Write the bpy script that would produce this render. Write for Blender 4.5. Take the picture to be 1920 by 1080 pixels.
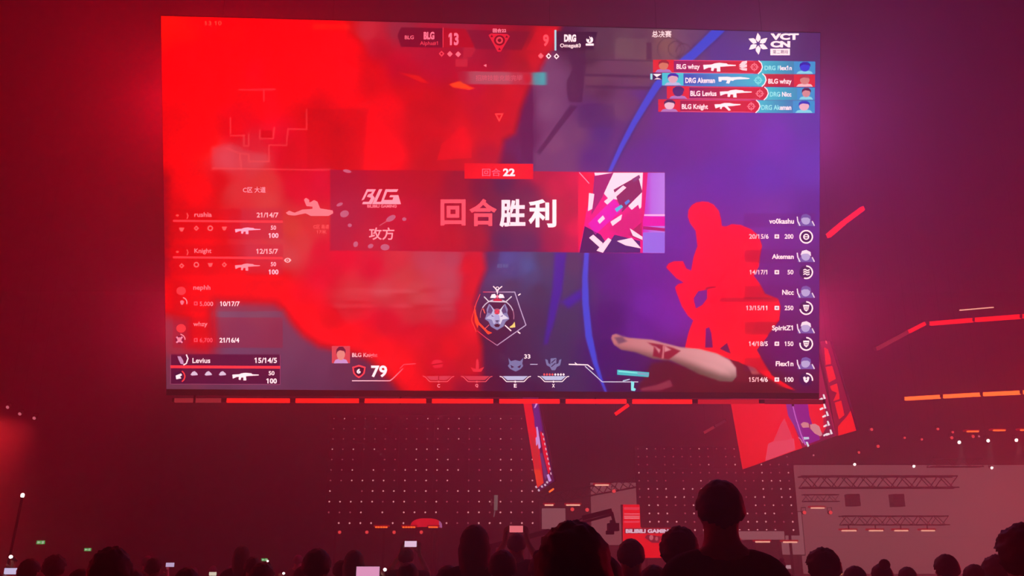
import bpy, bmesh, math, random
import numpy as np
from mathutils import Vector, Matrix, noise
from mathutils.geometry import tessellate_polygon

for o in list(bpy.data.objects):
    bpy.data.objects.remove(o)
SC = bpy.context.scene
COL = SC.collection
random.seed(7)
RNG = np.random.default_rng(7)

# ------------------------------------------------------------------ camera
F = 1700.0
HORIZON = 1060.0
CAM = Vector((0, 0, 1.52))
PITCH = math.atan((HORIZON - 540) / F)
cd = bpy.data.cameras.new('camera')
cam = bpy.data.objects.new('camera', cd)
COL.objects.link(cam)
cam.location = CAM
cam.rotation_euler = (math.pi / 2 + PITCH, 0, 0)
cd.sensor_width = 36
cd.lens = F / 1920 * 36
cd.clip_start = 0.05
cd.clip_end = 300
SC.camera = cam
FWD = Vector((0, math.cos(PITCH), math.sin(PITCH)))
UPV = Vector((0, -math.sin(PITCH), math.cos(PITCH)))
RGT = Vector((1, 0, 0))

def ray(x, y):
    return FWD + RGT * ((x - 960) / F) + UPV * ((540 - y) / F)

def at(x, y, Y):
    """point on the sight line of a photo pixel whose world Y is given"""
    r = ray(x, y)
    return CAM + r * (Y / r.y)

def px(n, Y):
    """length of n photo pixels at distance Y"""
    return n * Y / F

# ------------------------------------------------------------------ view, world, lamps
SC.view_settings.view_transform = 'Standard'
SC.view_settings.look = 'None'
SC.view_settings.exposure = 0
SC.view_settings.gamma = 1
SC.view_settings.use_curve_mapping = False
SC.cycles.volume_bounces = 1
SC.cycles.max_bounces = 6
W = bpy.data.worlds.new('world')
SC.world = W
W.use_nodes = True
WN = W.node_tree
WN.nodes['Background'].inputs[0].default_value = (0.02, 0.001, 0.004, 1)
WN.nodes['Background'].inputs[1].default_value = 0.3
# stage haze that fills the whole hall; it throws light mostly forward, as fog does
HAZE_DENSITY = 0.03
hz = WN.nodes.new('ShaderNodeVolumeScatter')
hz.inputs['Color'].default_value = (0.95, 0.95, 0.95, 1)
hz.inputs['Density'].default_value = HAZE_DENSITY
hz.inputs['Anisotropy'].default_value = 0.78
WN.links.new(hz.outputs[0], WN.nodes['World Output'].inputs['Volume'])

def lamp(name, kind, loc, energy, color, size=1.0, target=None, spot=None, blend=0.4):
    d = bpy.data.lights.new(name, kind)
    d.energy = energy
    d.color = color
    if kind == 'AREA':
        d.size = size
    elif kind in ('POINT', 'SPOT'):
        d.shadow_soft_size = size
    if kind == 'SPOT':
        d.spot_size = math.radians(spot)
        d.spot_blend = blend
    o = bpy.data.objects.new(name, d)
    COL.objects.link(o)
    o.location = loc
    if target is not None:
        o.rotation_euler = (Vector(target) - Vector(loc)).to_track_quat('-Z', 'Y').to_euler()
    return o

RED = (1.0, 0.004, 0.035)
WINE = (1.0, 0.006, 0.13)
lamp('added_haze_fill', 'POINT', (-27, 20, 3), 3000, RED, 0.4)  # unseen lamp added out of view to redden the haze, left side
lamp('added_haze_fill', 'POINT', (31, 31, 2.5), 7800, RED, 0.4)  # the same added on the right, lower and stronger
# unseen lamps added behind the main screen, for the glow in the haze round it
lamp('added_haze_glow', 'POINT', at(380, 200, 20.5), 1250, (1.0, 0.003, 0.02), 0.3)
lamp('added_haze_glow', 'POINT', at(360, 600, 20.5), 430, (1.0, 0.005, 0.07), 0.3)
lamp('added_haze_glow', 'POINT', at(1440, 240, 20.5), 860, (1.0, 0.10, 0.84), 0.3)
lamp('added_haze_glow', 'POINT', at(1480, 600, 20.5), 600, (1.0, 0.02, 0.20), 0.3)
lamp('added_haze_glow', 'POINT', at(820, 560, 21), 1000, WINE, 0.3)

# ------------------------------------------------------------------ colour helpers
def lin(c):
    c = np.asarray(c, dtype=float) / 255.0
    return np.where(c <= 0.04045, c / 12.92, ((c + 0.055) / 1.055) ** 2.4)

HAZE_T = 0.645
OVER = 0.5

def emit(rgb, x=None):
    """screen radiance that shows as rgb through the haze in front of it (x: photo column)"""
    c = np.asarray(rgb, dtype=float)
    x = 900.0 if x is None else np.asarray(x, dtype=float)
    h = np.stack([np.interp(x, [300, 560, 900, 1300], q) for q in ((.105, .12, .12, .085), (.005, .007, .009, .014), (.009, .012, .017, .042))], -1)
    e = np.clip((lin(c) - h) / HAZE_T, 0.0005, None)
    # saturated red is over-exposed in the photograph: the panel is brighter than it shows
    e[..., 0] *= 1 + OVER * np.clip((c[..., 0] - 225) / 30, 0, 1)
    return e

# ------------------------------------------------------------------ materials
MATS = {}
def mat(name, base, rough=0.6, metal=0.0, grain=0.0, scale=30.0, bump=0.0):
    if name in MATS:
        return MATS[name]
    m = bpy.data.materials.new(name)
    m.use_nodes = True
    nt = m.node_tree
    b = nt.nodes['Principled BSDF']
    b.inputs['Base Color'].default_value = (*base, 1)
    b.inputs['Roughness'].default_value = rough
    b.inputs['Metallic'].default_value = metal
    if grain or bump:
        tc = nt.nodes.new('ShaderNodeTexCoord')
        nz = nt.nodes.new('ShaderNodeTexNoise')
        nz.inputs['Scale'].default_value = scale
        nz.inputs['Detail'].default_value = 4
        nt.links.new(tc.outputs['Object'], nz.inputs['Vector'])
        if grain:
            mx = nt.nodes.new('ShaderNodeMixRGB')
            mx.inputs[1].default_value = (*[v * (1 - grain) for v in base], 1)
            mx.inputs[2].default_value = (*[min(1, v * (1 + grain)) for v in base], 1)
            nt.links.new(nz.outputs['Fac'], mx.inputs[0])
            nt.links.new(mx.outputs[0], b.inputs['Base Color'])
        if bump:
            bp = nt.nodes.new('ShaderNodeBump')
            bp.inputs['Strength'].default_value = bump
            nt.links.new(nz.outputs['Fac'], bp.inputs['Height'])
            nt.links.new(bp.outputs[0], b.inputs['Normal'])
    MATS[name] = m
    return m

def glow(name, rgb, strength=1.0, sample=True):
    if name in MATS:
        return MATS[name]
    m = bpy.data.materials.new(name)
    m.use_nodes = True
    nt = m.node_tree
    nt.nodes.clear()
    out = nt.nodes.new('ShaderNodeOutputMaterial')
    e = nt.nodes.new('ShaderNodeEmission')
    e.inputs[0].default_value = (*lin(rgb), 1)
    e.inputs[1].default_value = strength
    nt.links.new(e.outputs[0], out.inputs[0])
    if not sample:
        m.cycles.emission_sampling = 'NONE'
    MATS[name] = m
    return m

def led(name, sample):
    m = bpy.data.materials.new(name)
    m.use_nodes = True
    nt = m.node_tree
    nt.nodes.clear()
    out = nt.nodes.new('ShaderNodeOutputMaterial')
    e = nt.nodes.new('ShaderNodeEmission')
    a = nt.nodes.new('ShaderNodeAttribute')
    a.attribute_name = 'Col'
    nt.links.new(a.outputs['Color'], e.inputs[0])
    nt.links.new(e.outputs[0], out.inputs[0])
    m.cycles.emission_sampling = 'FRONT' if sample else 'NONE'
    MATS[name] = m
    return m

M_PIC = led('led_picture', True)
M_GFX = led('led_graphics', False)
M_BLACK = mat('black_metal', (0.018, 0.016, 0.018), 0.55, 0.4, 0.3, 8)
M_CAB = mat('cabinet_black', (0.012, 0.011, 0.013), 0.7, 0, 0.3, 4)
M_TRUSS = mat('truss_dark', (0.03, 0.025, 0.03), 0.5, 0.5, 0.2, 10)
M_CABLE = mat('cable_black', (0.01, 0.01, 0.01), 0.8)

# ------------------------------------------------------------------ object helpers
def empty(name, loc, label=None, cat=None, group=None, kind=None, rz=0):
    o = bpy.data.objects.new(name, None)
    o.empty_display_size = 0.1
    COL.objects.link(o)
    o.location = loc
    o.rotation_euler = (0, 0, rz)
    tag(o, label, cat, group, kind)
    return o

def tag(o, label=None, cat=None, group=None, kind=None):
    if label: o['label'] = label
    if cat: o['category'] = cat
    if group: o['group'] = group
    if kind: o['kind'] = kind
    return o

def copy_tree(o, parent=None):
    c = o.copy()
    COL.objects.link(c)
    if parent is not None:
        c.parent = parent
    for ch in o.children:
        copy_tree(ch, c)
    return c

class MB:
    """collects shapes, builds ONE mesh object; coordinates are relative to 'org'"""
    def __init__(s, org=(0, 0, 0)):
        s.v, s.f, s.c = [], [], []
        s.org = Vector(org)

    def add(s, vs, fs, col=None):
        n = len(s.v)
        s.v += [tuple(Vector(p) - s.org) for p in vs]
        s.f += [tuple(i + n for i in f) for f in fs]
        if col is not None:
            s.c += [tuple(c) for c in col]
        return s

    def box(s, c, d, rot=None):
        c = Vector(c); hx, hy, hz = d[0] / 2, d[1] / 2, d[2] / 2
        vs = [Vector((x, y, z)) for x in (-hx, hx) for y in (-hy, hy) for z in (-hz, hz)]
        if rot is not None:
            vs = [rot @ p for p in vs]
        return s.add([c + p for p in vs], [(0, 1, 3, 2), (4, 6, 7, 5), (0, 4, 5, 1), (2, 3, 7, 6), (0, 2, 6, 4), (1, 5, 7, 3)])

    def tube(s, a, b, r, n=8, r2=None):
        a, b = Vector(a), Vector(b)
        r2 = r if r2 is None else r2
        q = (b - a).to_track_quat('Z', 'Y')
        vs = []
        for p, rr in ((a, r), (b, r2)):
            for k in range(n):
                t = 2 * math.pi * k / n
                vs.append(p + q @ Vector((rr * math.cos(t), rr * math.sin(t), 0)))
        fs = [(k, (k + 1) % n, n + (k + 1) % n, n + k) for k in range(n)]
        fs += [tuple(range(n - 1, -1, -1)), tuple(range(n, 2 * n))]
        return s.add(vs, fs)

    def bar(s, a, b, w, h, up=(0, 0, 1)):
        """rectangular bar from a to b, w across, h along 'up'"""
        a, b = Vector(a), Vector(b)
        d = (b - a).normalized()
        sd = d.cross(Vector(up)).normalized()
        u = sd.cross(d).normalized()
        vs = [p + sd * (i * w / 2) + u * (j * h / 2) for p in (a, b) for i, j in ((-1, -1), (1, -1), (1, 1), (-1, 1))]
        return s.add(vs, [(3, 2, 1, 0), (4, 5, 6, 7), (0, 1, 5, 4), (1, 2, 6, 5), (2, 3, 7, 6), (3, 0, 4, 7)])

    def slab(s, quad, t, nrm):
        """thick plate: four corners and a thickness along nrm (behind the face)"""
        q = [Vector(p) for p in quad]; n = Vector(nrm) * t
        vs = q + [p + n for p in q]
        return s.add(vs, [(0, 1, 2, 3), (7, 6, 5, 4), (0, 4, 5, 1), (1, 5, 6, 2), (2, 6, 7, 3), (3, 7, 4, 0)])

    def lathe(s, prof, n=12, m=None):
        vs, fs = [], []
        for r, z in prof:
            for k in range(n):
                t = 2 * math.pi * k / n
                p = Vector((r * math.cos(t), r * math.sin(t), z))
                vs.append(m @ p if m is not None else p)
        for i in range(len(prof) - 1):
            for k in range(n):
                fs.append((i * n + k, i * n + (k + 1) % n, (i + 1) * n + (k + 1) % n, (i + 1) * n + k))
        fs.append(tuple(range(n - 1, -1, -1)))
        fs.append(tuple(range((len(prof) - 1) * n, len(prof) * n)))
        return s.add(vs, fs)

    def mesh(s, name, material, smooth=False):
        me = bpy.data.meshes.new(name)
        me.from_pydata(s.v, [], s.f)
        me.materials.append(material)
        if smooth:
            me.polygons.foreach_set('use_smooth', [True] * len(me.polygons))
        if s.c:
            a = me.color_attributes.new('Col', 'FLOAT_COLOR', 'POINT')
            arr = np.ones((len(s.v), 4), dtype=np.float32)
            arr[:, :3] = np.array(s.c)
            a.data.foreach_set('color', arr.ravel())
        me.update()
        return me

    def build(s, name, material, parent=None, smooth=False):
        o = bpy.data.objects.new(name, s.mesh(name, material, smooth))
        COL.objects.link(o)
        if parent is not None:
            o.parent = parent
        else:
            o.location = s.org
        return o

# ------------------------------------------------------------------ flat pictures on screens
class Plane:
    """a flat screen in space; photo-frame coordinates name points on it"""
    def __init__(s, p, n):
        s.p, s.n = Vector(p), Vector(n).normalized()
        if s.n.dot(CAM - s.p) < 0:
            s.n = -s.n
    def pts(s, xy, off=0.0):
        xy = np.asarray(xy, dtype=float).reshape(-1, 2)
        d = np.array(FWD)[None] + np.outer((xy[:, 0] - 960) / F, np.array(RGT)) + np.outer((540 - xy[:, 1]) / F, np.array(UPV))
        n = np.array(s.n); c = np.array(CAM); p = np.array(s.p) + n * 0
        t = ((p - c) @ n) / (d @ n)
        return c + d * t[:, None] + n * off

def colarr(col, xy):
    xy = np.asarray(xy, dtype=float).reshape(-1, 2)
    if callable(col):
        return np.asarray(col(xy[:, 0], xy[:, 1]))
    return np.tile(np.asarray(col, dtype=float), (len(xy), 1))

_tc = {}
def glyphs(s, bold=0.0):
    """outline of a string in a unit box; the bare stroke that the font has for 1 gets its flag"""
    key = (s, bold)
    if key in _tc:
        return _tc[key]
    v, t = raw_glyphs(s, bold)
    if '1' in s:
        sw = np.ptp(raw_glyphs('1', bold)[0][:, 0]); tp = raw_glyphs('1', bold)[0][:, 1].max()
        for i, ch in enumerate(s):
            if ch == '1':
                xl = raw_glyphs(s[:i + 1], bold)[0][:, 0].max() - sw
                n = len(v)
                v = np.concatenate([v, [(xl + sw * .5, tp), (xl, tp), (xl - .13, tp - .13), (xl - .13, tp - .13 - sw), (xl, tp - .02 - sw)]])
                t = t + [(n, n + 1, n + 4), (n + 1, n + 2, n + 3), (n + 1, n + 3, n + 4)]
    v = (v - v.min(0)) / np.maximum(v.max(0) - v.min(0), 1e-6)
    _tc[key] = (v, t)
    return _tc[key]

def raw_glyphs(s, bold=0.0):
    cu = bpy.data.curves.new('t', 'FONT')
    cu.body = s
    cu.size = 1
    cu.offset = bold
    cu.resolution_u = 3
    cu.fill_mode = 'FRONT'
    o = bpy.data.objects.new('t', cu)
    COL.objects.link(o)
    dg = bpy.context.evaluated_depsgraph_get()
    me = bpy.data.meshes.new_from_object(o.evaluated_get(dg))
    me.calc_loop_triangles()
    v = np.array([q.co[:2] for q in me.vertices])
    t = [tuple(q.vertices) for q in me.loop_triangles]
    bpy.data.objects.remove(o)
    bpy.data.curves.remove(cu)
    bpy.data.meshes.remove(me)
    return v, t

class Deck:
    STEP = 0.006
    def __init__(s, plane, org):
        s.pl, s.mb = plane, MB(org)
    def tri(s, xy, fs, col, layer):
        s.mb.add(s.pl.pts(xy, layer * s.STEP), fs, emit(colarr(col, xy), np.asarray(xy, dtype=float)[:, 0]))
        return s
    def poly(s, pts, col, layer=1):
        fs = tessellate_polygon([[Vector((x, y, 0)) for x, y in pts]])
        return s.tri(pts, [tuple(f) for f in fs], col, layer)
    def rect(s, x0, y0, x1, y1, col, layer=1, slope=0.0):
        return s.poly([(x0, y0), (x1, y0 + slope * (x1 - x0)), (x1, y1 + slope * (x1 - x0)), (x0, y1)], col, layer)
    def grad(s, x0, y0, x1, y1, stops, layer=1, slope=0.0):
        """horizontal colour run: stops = [(x, rgb)]"""
        n = 10
        xs = np.linspace(x0, x1, n + 1)
        sx = [q[0] for q in stops]; sc = np.array([q[1] for q in stops], dtype=float)
        c = np.stack([np.interp(xs, sx, sc[:, k]) for k in range(3)], 1)
        xy = [(x, y0 + slope * (x - x0)) for x in xs] + [(x, y1 + slope * (x - x0)) for x in xs]
        fs = [(i, i + 1, n + 2 + i, n + 1 + i) for i in range(n)]
        s.mb.add(s.pl.pts(xy, layer * s.STEP), fs, emit(np.concatenate([c, c]), np.concatenate([xs, xs])))
        return s
    def line(s, pts, w, col, layer=2):
        pts = [np.array(p, dtype=float) for p in pts]
        for a, b in zip(pts[:-1], pts[1:]):
            d = (b - a) / max(1e-6, np.linalg.norm(b - a)); n = np.array((-d[1], d[0])) * w / 2
            a2, b2 = a - d * w * .25, b + d * w * .25
            s.poly([tuple(a2 + n), tuple(b2 + n), tuple(b2 - n), tuple(a2 - n)], col, layer)
        return s
    def ell(s, cx, cy, rx, ry, col, layer=2, rot=0.0, n=16):
        c, q = math.cos(rot), math.sin(rot)
        pts = [(cx + rx * math.cos(t) * c - ry * math.sin(t) * q, cy + rx * math.cos(t) * q + ry * math.sin(t) * c)
               for t in (2 * math.pi * k / n for k in range(n))]
        return s.tri(pts, [tuple(range(n))], col, layer)
    def ring(s, cx, cy, r, w, col, layer=2, a0=0, a1=360, n=28):
        xy = []
        for k in range(n + 1):
            t = math.radians(a0 + (a1 - a0) * k / n)
            for rr in (r - w / 2, r + w / 2):
                xy.append((cx + rr * math.cos(t), cy + rr * math.sin(t)))
        return s.tri(xy, [(2 * k, 2 * k + 1, 2 * k + 3, 2 * k + 2) for k in range(n)], col, layer)
    def text(s, body, box, col, layer=3, bold=0.02, slope=0.0):
        v, t = glyphs(body, bold)
        x0, y0, x1, y1 = box
        x = x0 + v[:, 0] * (x1 - x0)
        y = y1 - v[:, 1] * (y1 - y0) + slope * (x - x0)
        return s.tri(np.stack([x, y], 1), t, col, layer)
    def build(s, name, parent):
        o = s.mb.build(name, M_GFX, parent)
        if name not in ('title_character', 'picture', 'artwork_card', 'wolf_head', 'team_mark'):
            o['kind'] = 'stuff'          # flat print, pieces too small to pick apart
        return o

def parallelogram(c, d1):
    """c: TL, TR, BR, BL in the photo; depth of TL -> the four corners in space"""
    r = [np.array(ray(*p)) for p in c]
    A = np.stack([r[1], -r[2], r[3]], 1)
    d2, d3, d4 = np.linalg.solve(A, r[0] * d1)
    return [CAM + Vector(r[i]) * d for i, d in enumerate((d1, d2, d3, d4))]

# ------------------------------------------------------------------ hall shell
HALL = dict(x0=-34, x1=36, y0=-9, y1=58, z1=19)
def structure(name, c, d, m, **kw):
    mb = MB(c); mb.box(c, d)
    o = mb.build(name, m)
    tag(o, kind='structure', **kw)
    return o
M_FLOOR = mat('hall_floor', (0.05, 0.04, 0.045), 0.5, 0, 0.4, 0.6)
M_WALL = mat('hall_wall', (0.06, 0.035, 0.045), 0.9, 0, 0.3, 0.4)
hx, hy = (HALL['x0'] + HALL['x1']) / 2, (HALL['y0'] + HALL['y1']) / 2
lx, ly = HALL['x1'] - HALL['x0'], HALL['y1'] - HALL['y0']
structure('floor', (hx, hy, -0.15), (lx + 1, ly + 1, 0.3), M_FLOOR)
structure('ceiling', (hx, hy, HALL['z1'] + 0.15), (lx + 1, ly + 1, 0.3), M_WALL)
structure('wall_back', (hx, HALL['y1'] + 0.15, HALL['z1'] / 2), (lx, 0.3, HALL['z1']), M_WALL)
structure('wall_front', (hx, HALL['y0'] - 0.15, HALL['z1'] / 2), (lx, 0.3, HALL['z1']), M_WALL)
structure('wall_left', (HALL['x0'] - 0.15, hy, HALL['z1'] / 2), (0.3, ly, HALL['z1']), M_WALL)
structure('wall_right', (HALL['x1'] + 0.15, hy, HALL['z1'] / 2), (0.3, ly, HALL['z1']), M_WALL)

# ------------------------------------------------------------------ main screen
CORN = [(302, 30), (1538, 62), (1535.5, 737), (312, 729.5)]
Q = parallelogram(CORN, 17.0)
MS = Q[0]
nrm = (Q[1] - Q[0]).cross(Q[3] - Q[0]).normalized()
PM = Plane(Q[0], nrm)
nrm = PM.n
screen = empty('video_screen', (Q[2] + Q[3]) / 2, 'giant hanging video screen facing the crowd, showing a round-win banner over red smoke', 'screen')
SO = screen.location.copy()

def sstep(e0, e1, x):
    t = np.clip((x - e0) / (e1 - e0), 0, 1)
    return t * t * (3 - 2 * t)

def polydist(X, Y, pts):
    """signed distance to polygon, negative inside"""
    d = np.full(X.shape, 1e9); ins = np.zeros(X.shape, bool)
    n = len(pts)
    for i in range(n):
        (ax, ay), (bx, by) = pts[i], pts[(i + 1) % n]
        ex, ey = bx - ax, by - ay
        t = np.clip(((X - ax) * ex + (Y - ay) * ey) / max(ex * ex + ey * ey, 1e-9), 0, 1)
        d = np.minimum(d, np.hypot(X - ax - t * ex, Y - ay - t * ey))
        if by != ay:
            c = ((ay > Y) != (by > Y)) & (X < (bx - ax) * (Y - ay) / (by - ay) + ax)
            ins ^= c
    return np.where(ins, -d, d)

def linedist(X, Y, pts):
    d = np.full(X.shape, 1e9)
    for (ax, ay), (bx, by) in zip(pts[:-1], pts[1:]):
        ex, ey = bx - ax, by - ay
        t = np.clip(((X - ax) * ex + (Y - ay) * ey) / max(ex * ex + ey * ey, 1e-9), 0, 1)
        d = np.minimum(d, np.hypot(X - ax - t * ex, Y - ay - t * ey))
    return d

def idw(X, Y, pts, s2=90.0, p=1.7):
    num = np.zeros(X.shape + (3,)); den = np.zeros(X.shape)
    for x, y, r, g, b in pts:
        w = 1.0 / ((X - x) ** 2 + (Y - y) ** 2 + s2) ** p
        den += w
        num += w[..., None] * np.array((r, g, b), dtype=float)
    return num / den[..., None]

SMOKE = [(290, 20), (1052, 46), (1040, 80), (1012, 130), (992, 165), (976, 205), (966, 250), (945, 262), (938, 300), (930, 330), (918, 400), (908, 470),
         (912, 505), (898, 540), (890, 570), (895, 610), (905, 650), (905, 700), (900, 745), (765, 745), (740, 715), (715, 690), (690, 668), (650, 655),
         (600, 645), (570, 625), (548, 600), (535, 578), (515, 566), (405, 562), (398, 580), (400, 640), (385, 655), (352, 650), (352, 600), (310, 590), (290, 600)]

def smoke(X, Y):
    w = 10 + 8 * sstep(450, 620, Y) * (1 - sstep(850, 890, X))
    return 1 - sstep(-1.0, 1.0, polydist(X, Y, SMOKE) / w)

RED_PTS = [
 (308, 40, 255, 24, 16), (450, 45, 255, 18, 12), (620, 48, 250, 18, 14), (660, 90, 245, 14, 12), (690, 62, 205, 45, 62), (705, 85, 196, 28, 50), (750, 56, 165, 45, 68),
 (800, 98, 190, 28, 55), (860, 56, 175, 36, 62), (880, 95, 180, 28, 55), (930, 108, 168, 25, 52), (985, 62, 165, 20, 48), (1018, 62, 228, 10, 24), (1040, 62, 232, 8, 28), (1000, 110, 220, 10, 28),
 (980, 120, 180, 20, 44), (640, 130, 255, 16, 10), (700, 140, 222, 14, 30), (750, 125, 200, 22, 48), (830, 120, 192, 25, 52), (900, 165, 198, 18, 48), (330, 150, 246, 12, 10), (400, 150, 245, 12, 12), (480, 150, 241, 12, 30),
 (500, 200, 240, 12, 30), (560, 160, 242, 14, 12), (320, 250, 236, 10, 10), (380, 260, 244, 14, 12), (440, 240, 228, 14, 30), (470, 275, 226, 34, 52), (520, 255, 228, 22, 44), (560, 285, 222, 14, 34), (540, 310, 220, 14, 36),
 (430, 300, 218, 62, 76), (480, 305, 214, 60, 70), (600, 230, 214, 10, 24), (640, 260, 210, 10, 28), (650, 200, 238, 12, 12), (700, 250, 246, 16, 12), (690, 300, 245, 18, 18), (735, 290, 246, 20, 18), (730, 200, 232, 12, 14),
 (790, 200, 212, 12, 30), (790, 270, 208, 10, 18), (830, 215, 206, 12, 30), (900, 215, 204, 14, 42), (860, 240, 222, 14, 28), (860, 270, 236, 16, 26), (850, 300, 200, 16, 36), (800, 305, 196, 10, 26), (920, 180, 208, 12, 38),
 (955, 215, 220, 10, 24), (940, 250, 215, 10, 30), (915, 290, 192, 14, 48), (960, 180, 215, 10, 30),
 (335, 340, 236, 10, 12), (380, 360, 240, 10, 10), (330, 400, 222, 10, 18), (410, 340, 222, 18, 28), (440, 360, 216, 48, 54), (500, 340, 216, 50, 52), (500, 375, 215, 58, 60), (560, 350, 226, 16, 46), (600, 345, 218, 18, 50), (590, 420, 218, 48, 54),
 (545, 430, 220, 60, 56), (520, 450, 216, 60, 70), (450, 430, 226, 36, 52), (400, 430, 236, 12, 14), (380, 470, 238, 10, 12), (470, 470, 210, 56, 72), (545, 480, 212, 64, 70), (570, 460, 214, 56, 60), (600, 470, 222, 24, 50),
 (330, 520, 236, 14, 24), (420, 510, 242, 12, 12), (480, 520, 240, 14, 16), (400, 545, 248, 10, 12), (520, 530, 238, 18, 26), (500, 555, 255, 10, 8), (430, 555, 250, 10, 10), (370, 570, 246, 8, 12), (325, 575, 238, 12, 16), (375, 620, 236, 10, 20),
 (640, 480, 226, 20, 50), (600, 520, 228, 20, 48), (560, 560, 232, 18, 36), (545, 580, 255, 8, 8), (575, 615, 255, 6, 8), (640, 645, 252, 8, 8), (700, 665, 250, 8, 10), (620, 590, 232, 16, 32), (660, 545, 216, 48, 58), (640, 570, 218, 44, 56), (700, 500, 226, 24, 54),
 (740, 490, 218, 46, 62), (800, 490, 200, 62, 84), (850, 490, 194, 62, 88), (760, 520, 212, 58, 66), (840, 520, 196, 64, 84), (720, 545, 208, 62, 72), (780, 548, 206, 66, 74), (840, 550, 200, 66, 84), (780, 590, 214, 44, 56), (840, 585, 202, 48, 66),
 (875, 500, 226, 16, 34), (890, 540, 228, 10, 30), (875, 580, 222, 14, 40), (880, 620, 236, 10, 20), (720, 610, 226, 16, 46), (790, 630, 228, 12, 40), (700, 640, 234, 12, 30), (850, 650, 232, 10, 32), (760, 690, 244, 10, 16), (820, 690, 216, 12, 40), (880, 690, 214, 12, 36),
 (790, 725, 236, 8, 10), (830, 720, 196, 12, 38), (870, 730, 160, 14, 48), (890, 720, 170, 14, 46)]
BG_PTS = [
 (1010, 110, 134, 66, 110), (1025, 200, 138, 72, 116), (1035, 150, 134, 68, 112), (1040, 270, 136, 68, 112), (1010, 300, 128, 62, 110), (985, 200, 118, 36, 84), (985, 260, 112, 32, 82), (985, 305, 104, 36, 100), (960, 310, 112, 26, 70),
 (1060, 75, 98, 30, 70), (1100, 100, 100, 40, 70), (1130, 75, 112, 56, 84), (1170, 90, 124, 74, 92), (1200, 75, 118, 60, 90), (1150, 125, 126, 62, 96), (1200, 150, 124, 64, 92), (1120, 150, 124, 62, 90), (1130, 170, 108, 46, 84), (1160, 200, 124, 62, 104), (1190, 190, 124, 58, 104), (1110, 210, 106, 42, 106),
 (1130, 250, 100, 44, 120), (1080, 250, 126, 62, 108), (1060, 300, 126, 60, 112), (1110, 300, 104, 42, 122), (1160, 260, 112, 50, 116), (1250, 85, 146, 86, 92), (1280, 75, 130, 74, 110), (1225, 100, 132, 74, 92), (1300, 70, 120, 66, 110),
 (1350, 100, 104, 54, 142), (1400, 60, 108, 58, 128), (1400, 95, 108, 56, 142), (1520, 80, 108, 46, 112), (1480, 66, 106, 52, 120), (1200, 180, 112, 48, 130), (1250, 220, 118, 46, 140), (1300, 250, 122, 48, 150), (1240, 290, 112, 46, 146), (1190, 300, 110, 44, 138), (1400, 240, 128, 50, 165), (1450, 260, 132, 56, 180), (1520, 230, 118, 60, 170),
 (1520, 310, 122, 62, 180), (1440, 330, 118, 56, 176), (1350, 340, 116, 50, 164), (1280, 360, 114, 50, 160), (1270, 450, 112, 46, 160), (1250, 480, 108, 42, 150), (1450, 400, 128, 56, 162), (1520, 400, 116, 50, 150), (1480, 460, 124, 46, 144), (1480, 540, 118, 42, 130), (1520, 500, 112, 42, 128), (1500, 620, 108, 36, 112), (1480, 660, 108, 32, 104), (1528, 660, 104, 34, 104), (1520, 725, 104, 24, 80), (1450, 728, 98, 20, 66), (1400, 725, 98, 18, 60), (1320, 728, 98, 20, 62),
 (1120, 490, 98, 34, 118), (1150, 520, 104, 36, 128), (1200, 500, 116, 38, 148), (1220, 570, 120, 40, 160), (1260, 590, 122, 42, 160), (1140, 600, 94, 30, 110), (1200, 620, 110, 36, 142), (1130, 670, 90, 28, 104), (1160, 680, 88, 28, 104), (1190, 680, 90, 28, 100), (1170, 730, 88, 24, 80), (1230, 700, 92, 26, 80),
 (920, 480, 92, 42, 92), (950, 485, 80, 74, 146), (990, 500, 84, 82, 146), (960, 510, 84, 66, 128), (1000, 520, 88, 66, 116), (1020, 490, 98, 58, 98), (1030, 520, 92, 60, 102), (1075, 500, 100, 56, 96), (1010, 545, 86, 50, 86), (960, 535, 86, 52, 92), (1060, 600, 92, 52, 92), (1000, 600, 86, 44, 84), (1070, 540, 94, 56, 96), (1040, 660, 92, 48, 92), (960, 660, 84, 36, 76), (1000, 700, 88, 38, 78), (1070, 710, 90, 44, 92), (1000, 728, 90, 30, 72), (920, 640, 84, 26, 62), (915, 720, 104, 20, 56), (940, 590, 86, 22, 56),
 (420, 575, 132, 78, 108), (480, 580, 132, 72, 100), (450, 620, 122, 66, 102), (540, 640, 126, 60, 92), (520, 680, 122, 58, 92), (440, 655, 124, 64, 100), (430, 690, 124, 60, 96), (600, 680, 120, 54, 88), (560, 720, 116, 52, 84), (640, 700, 114, 48, 80), (690, 690, 104, 40, 74), (700, 728, 104, 40, 70), (725, 725, 116, 34, 66), (318, 620, 176, 50, 72), (335, 650, 172, 46, 66), (318, 690, 130, 52, 76), (330, 726, 124, 54, 78), (420, 728, 116, 52, 80), (380, 660, 170, 36, 60)]

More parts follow.
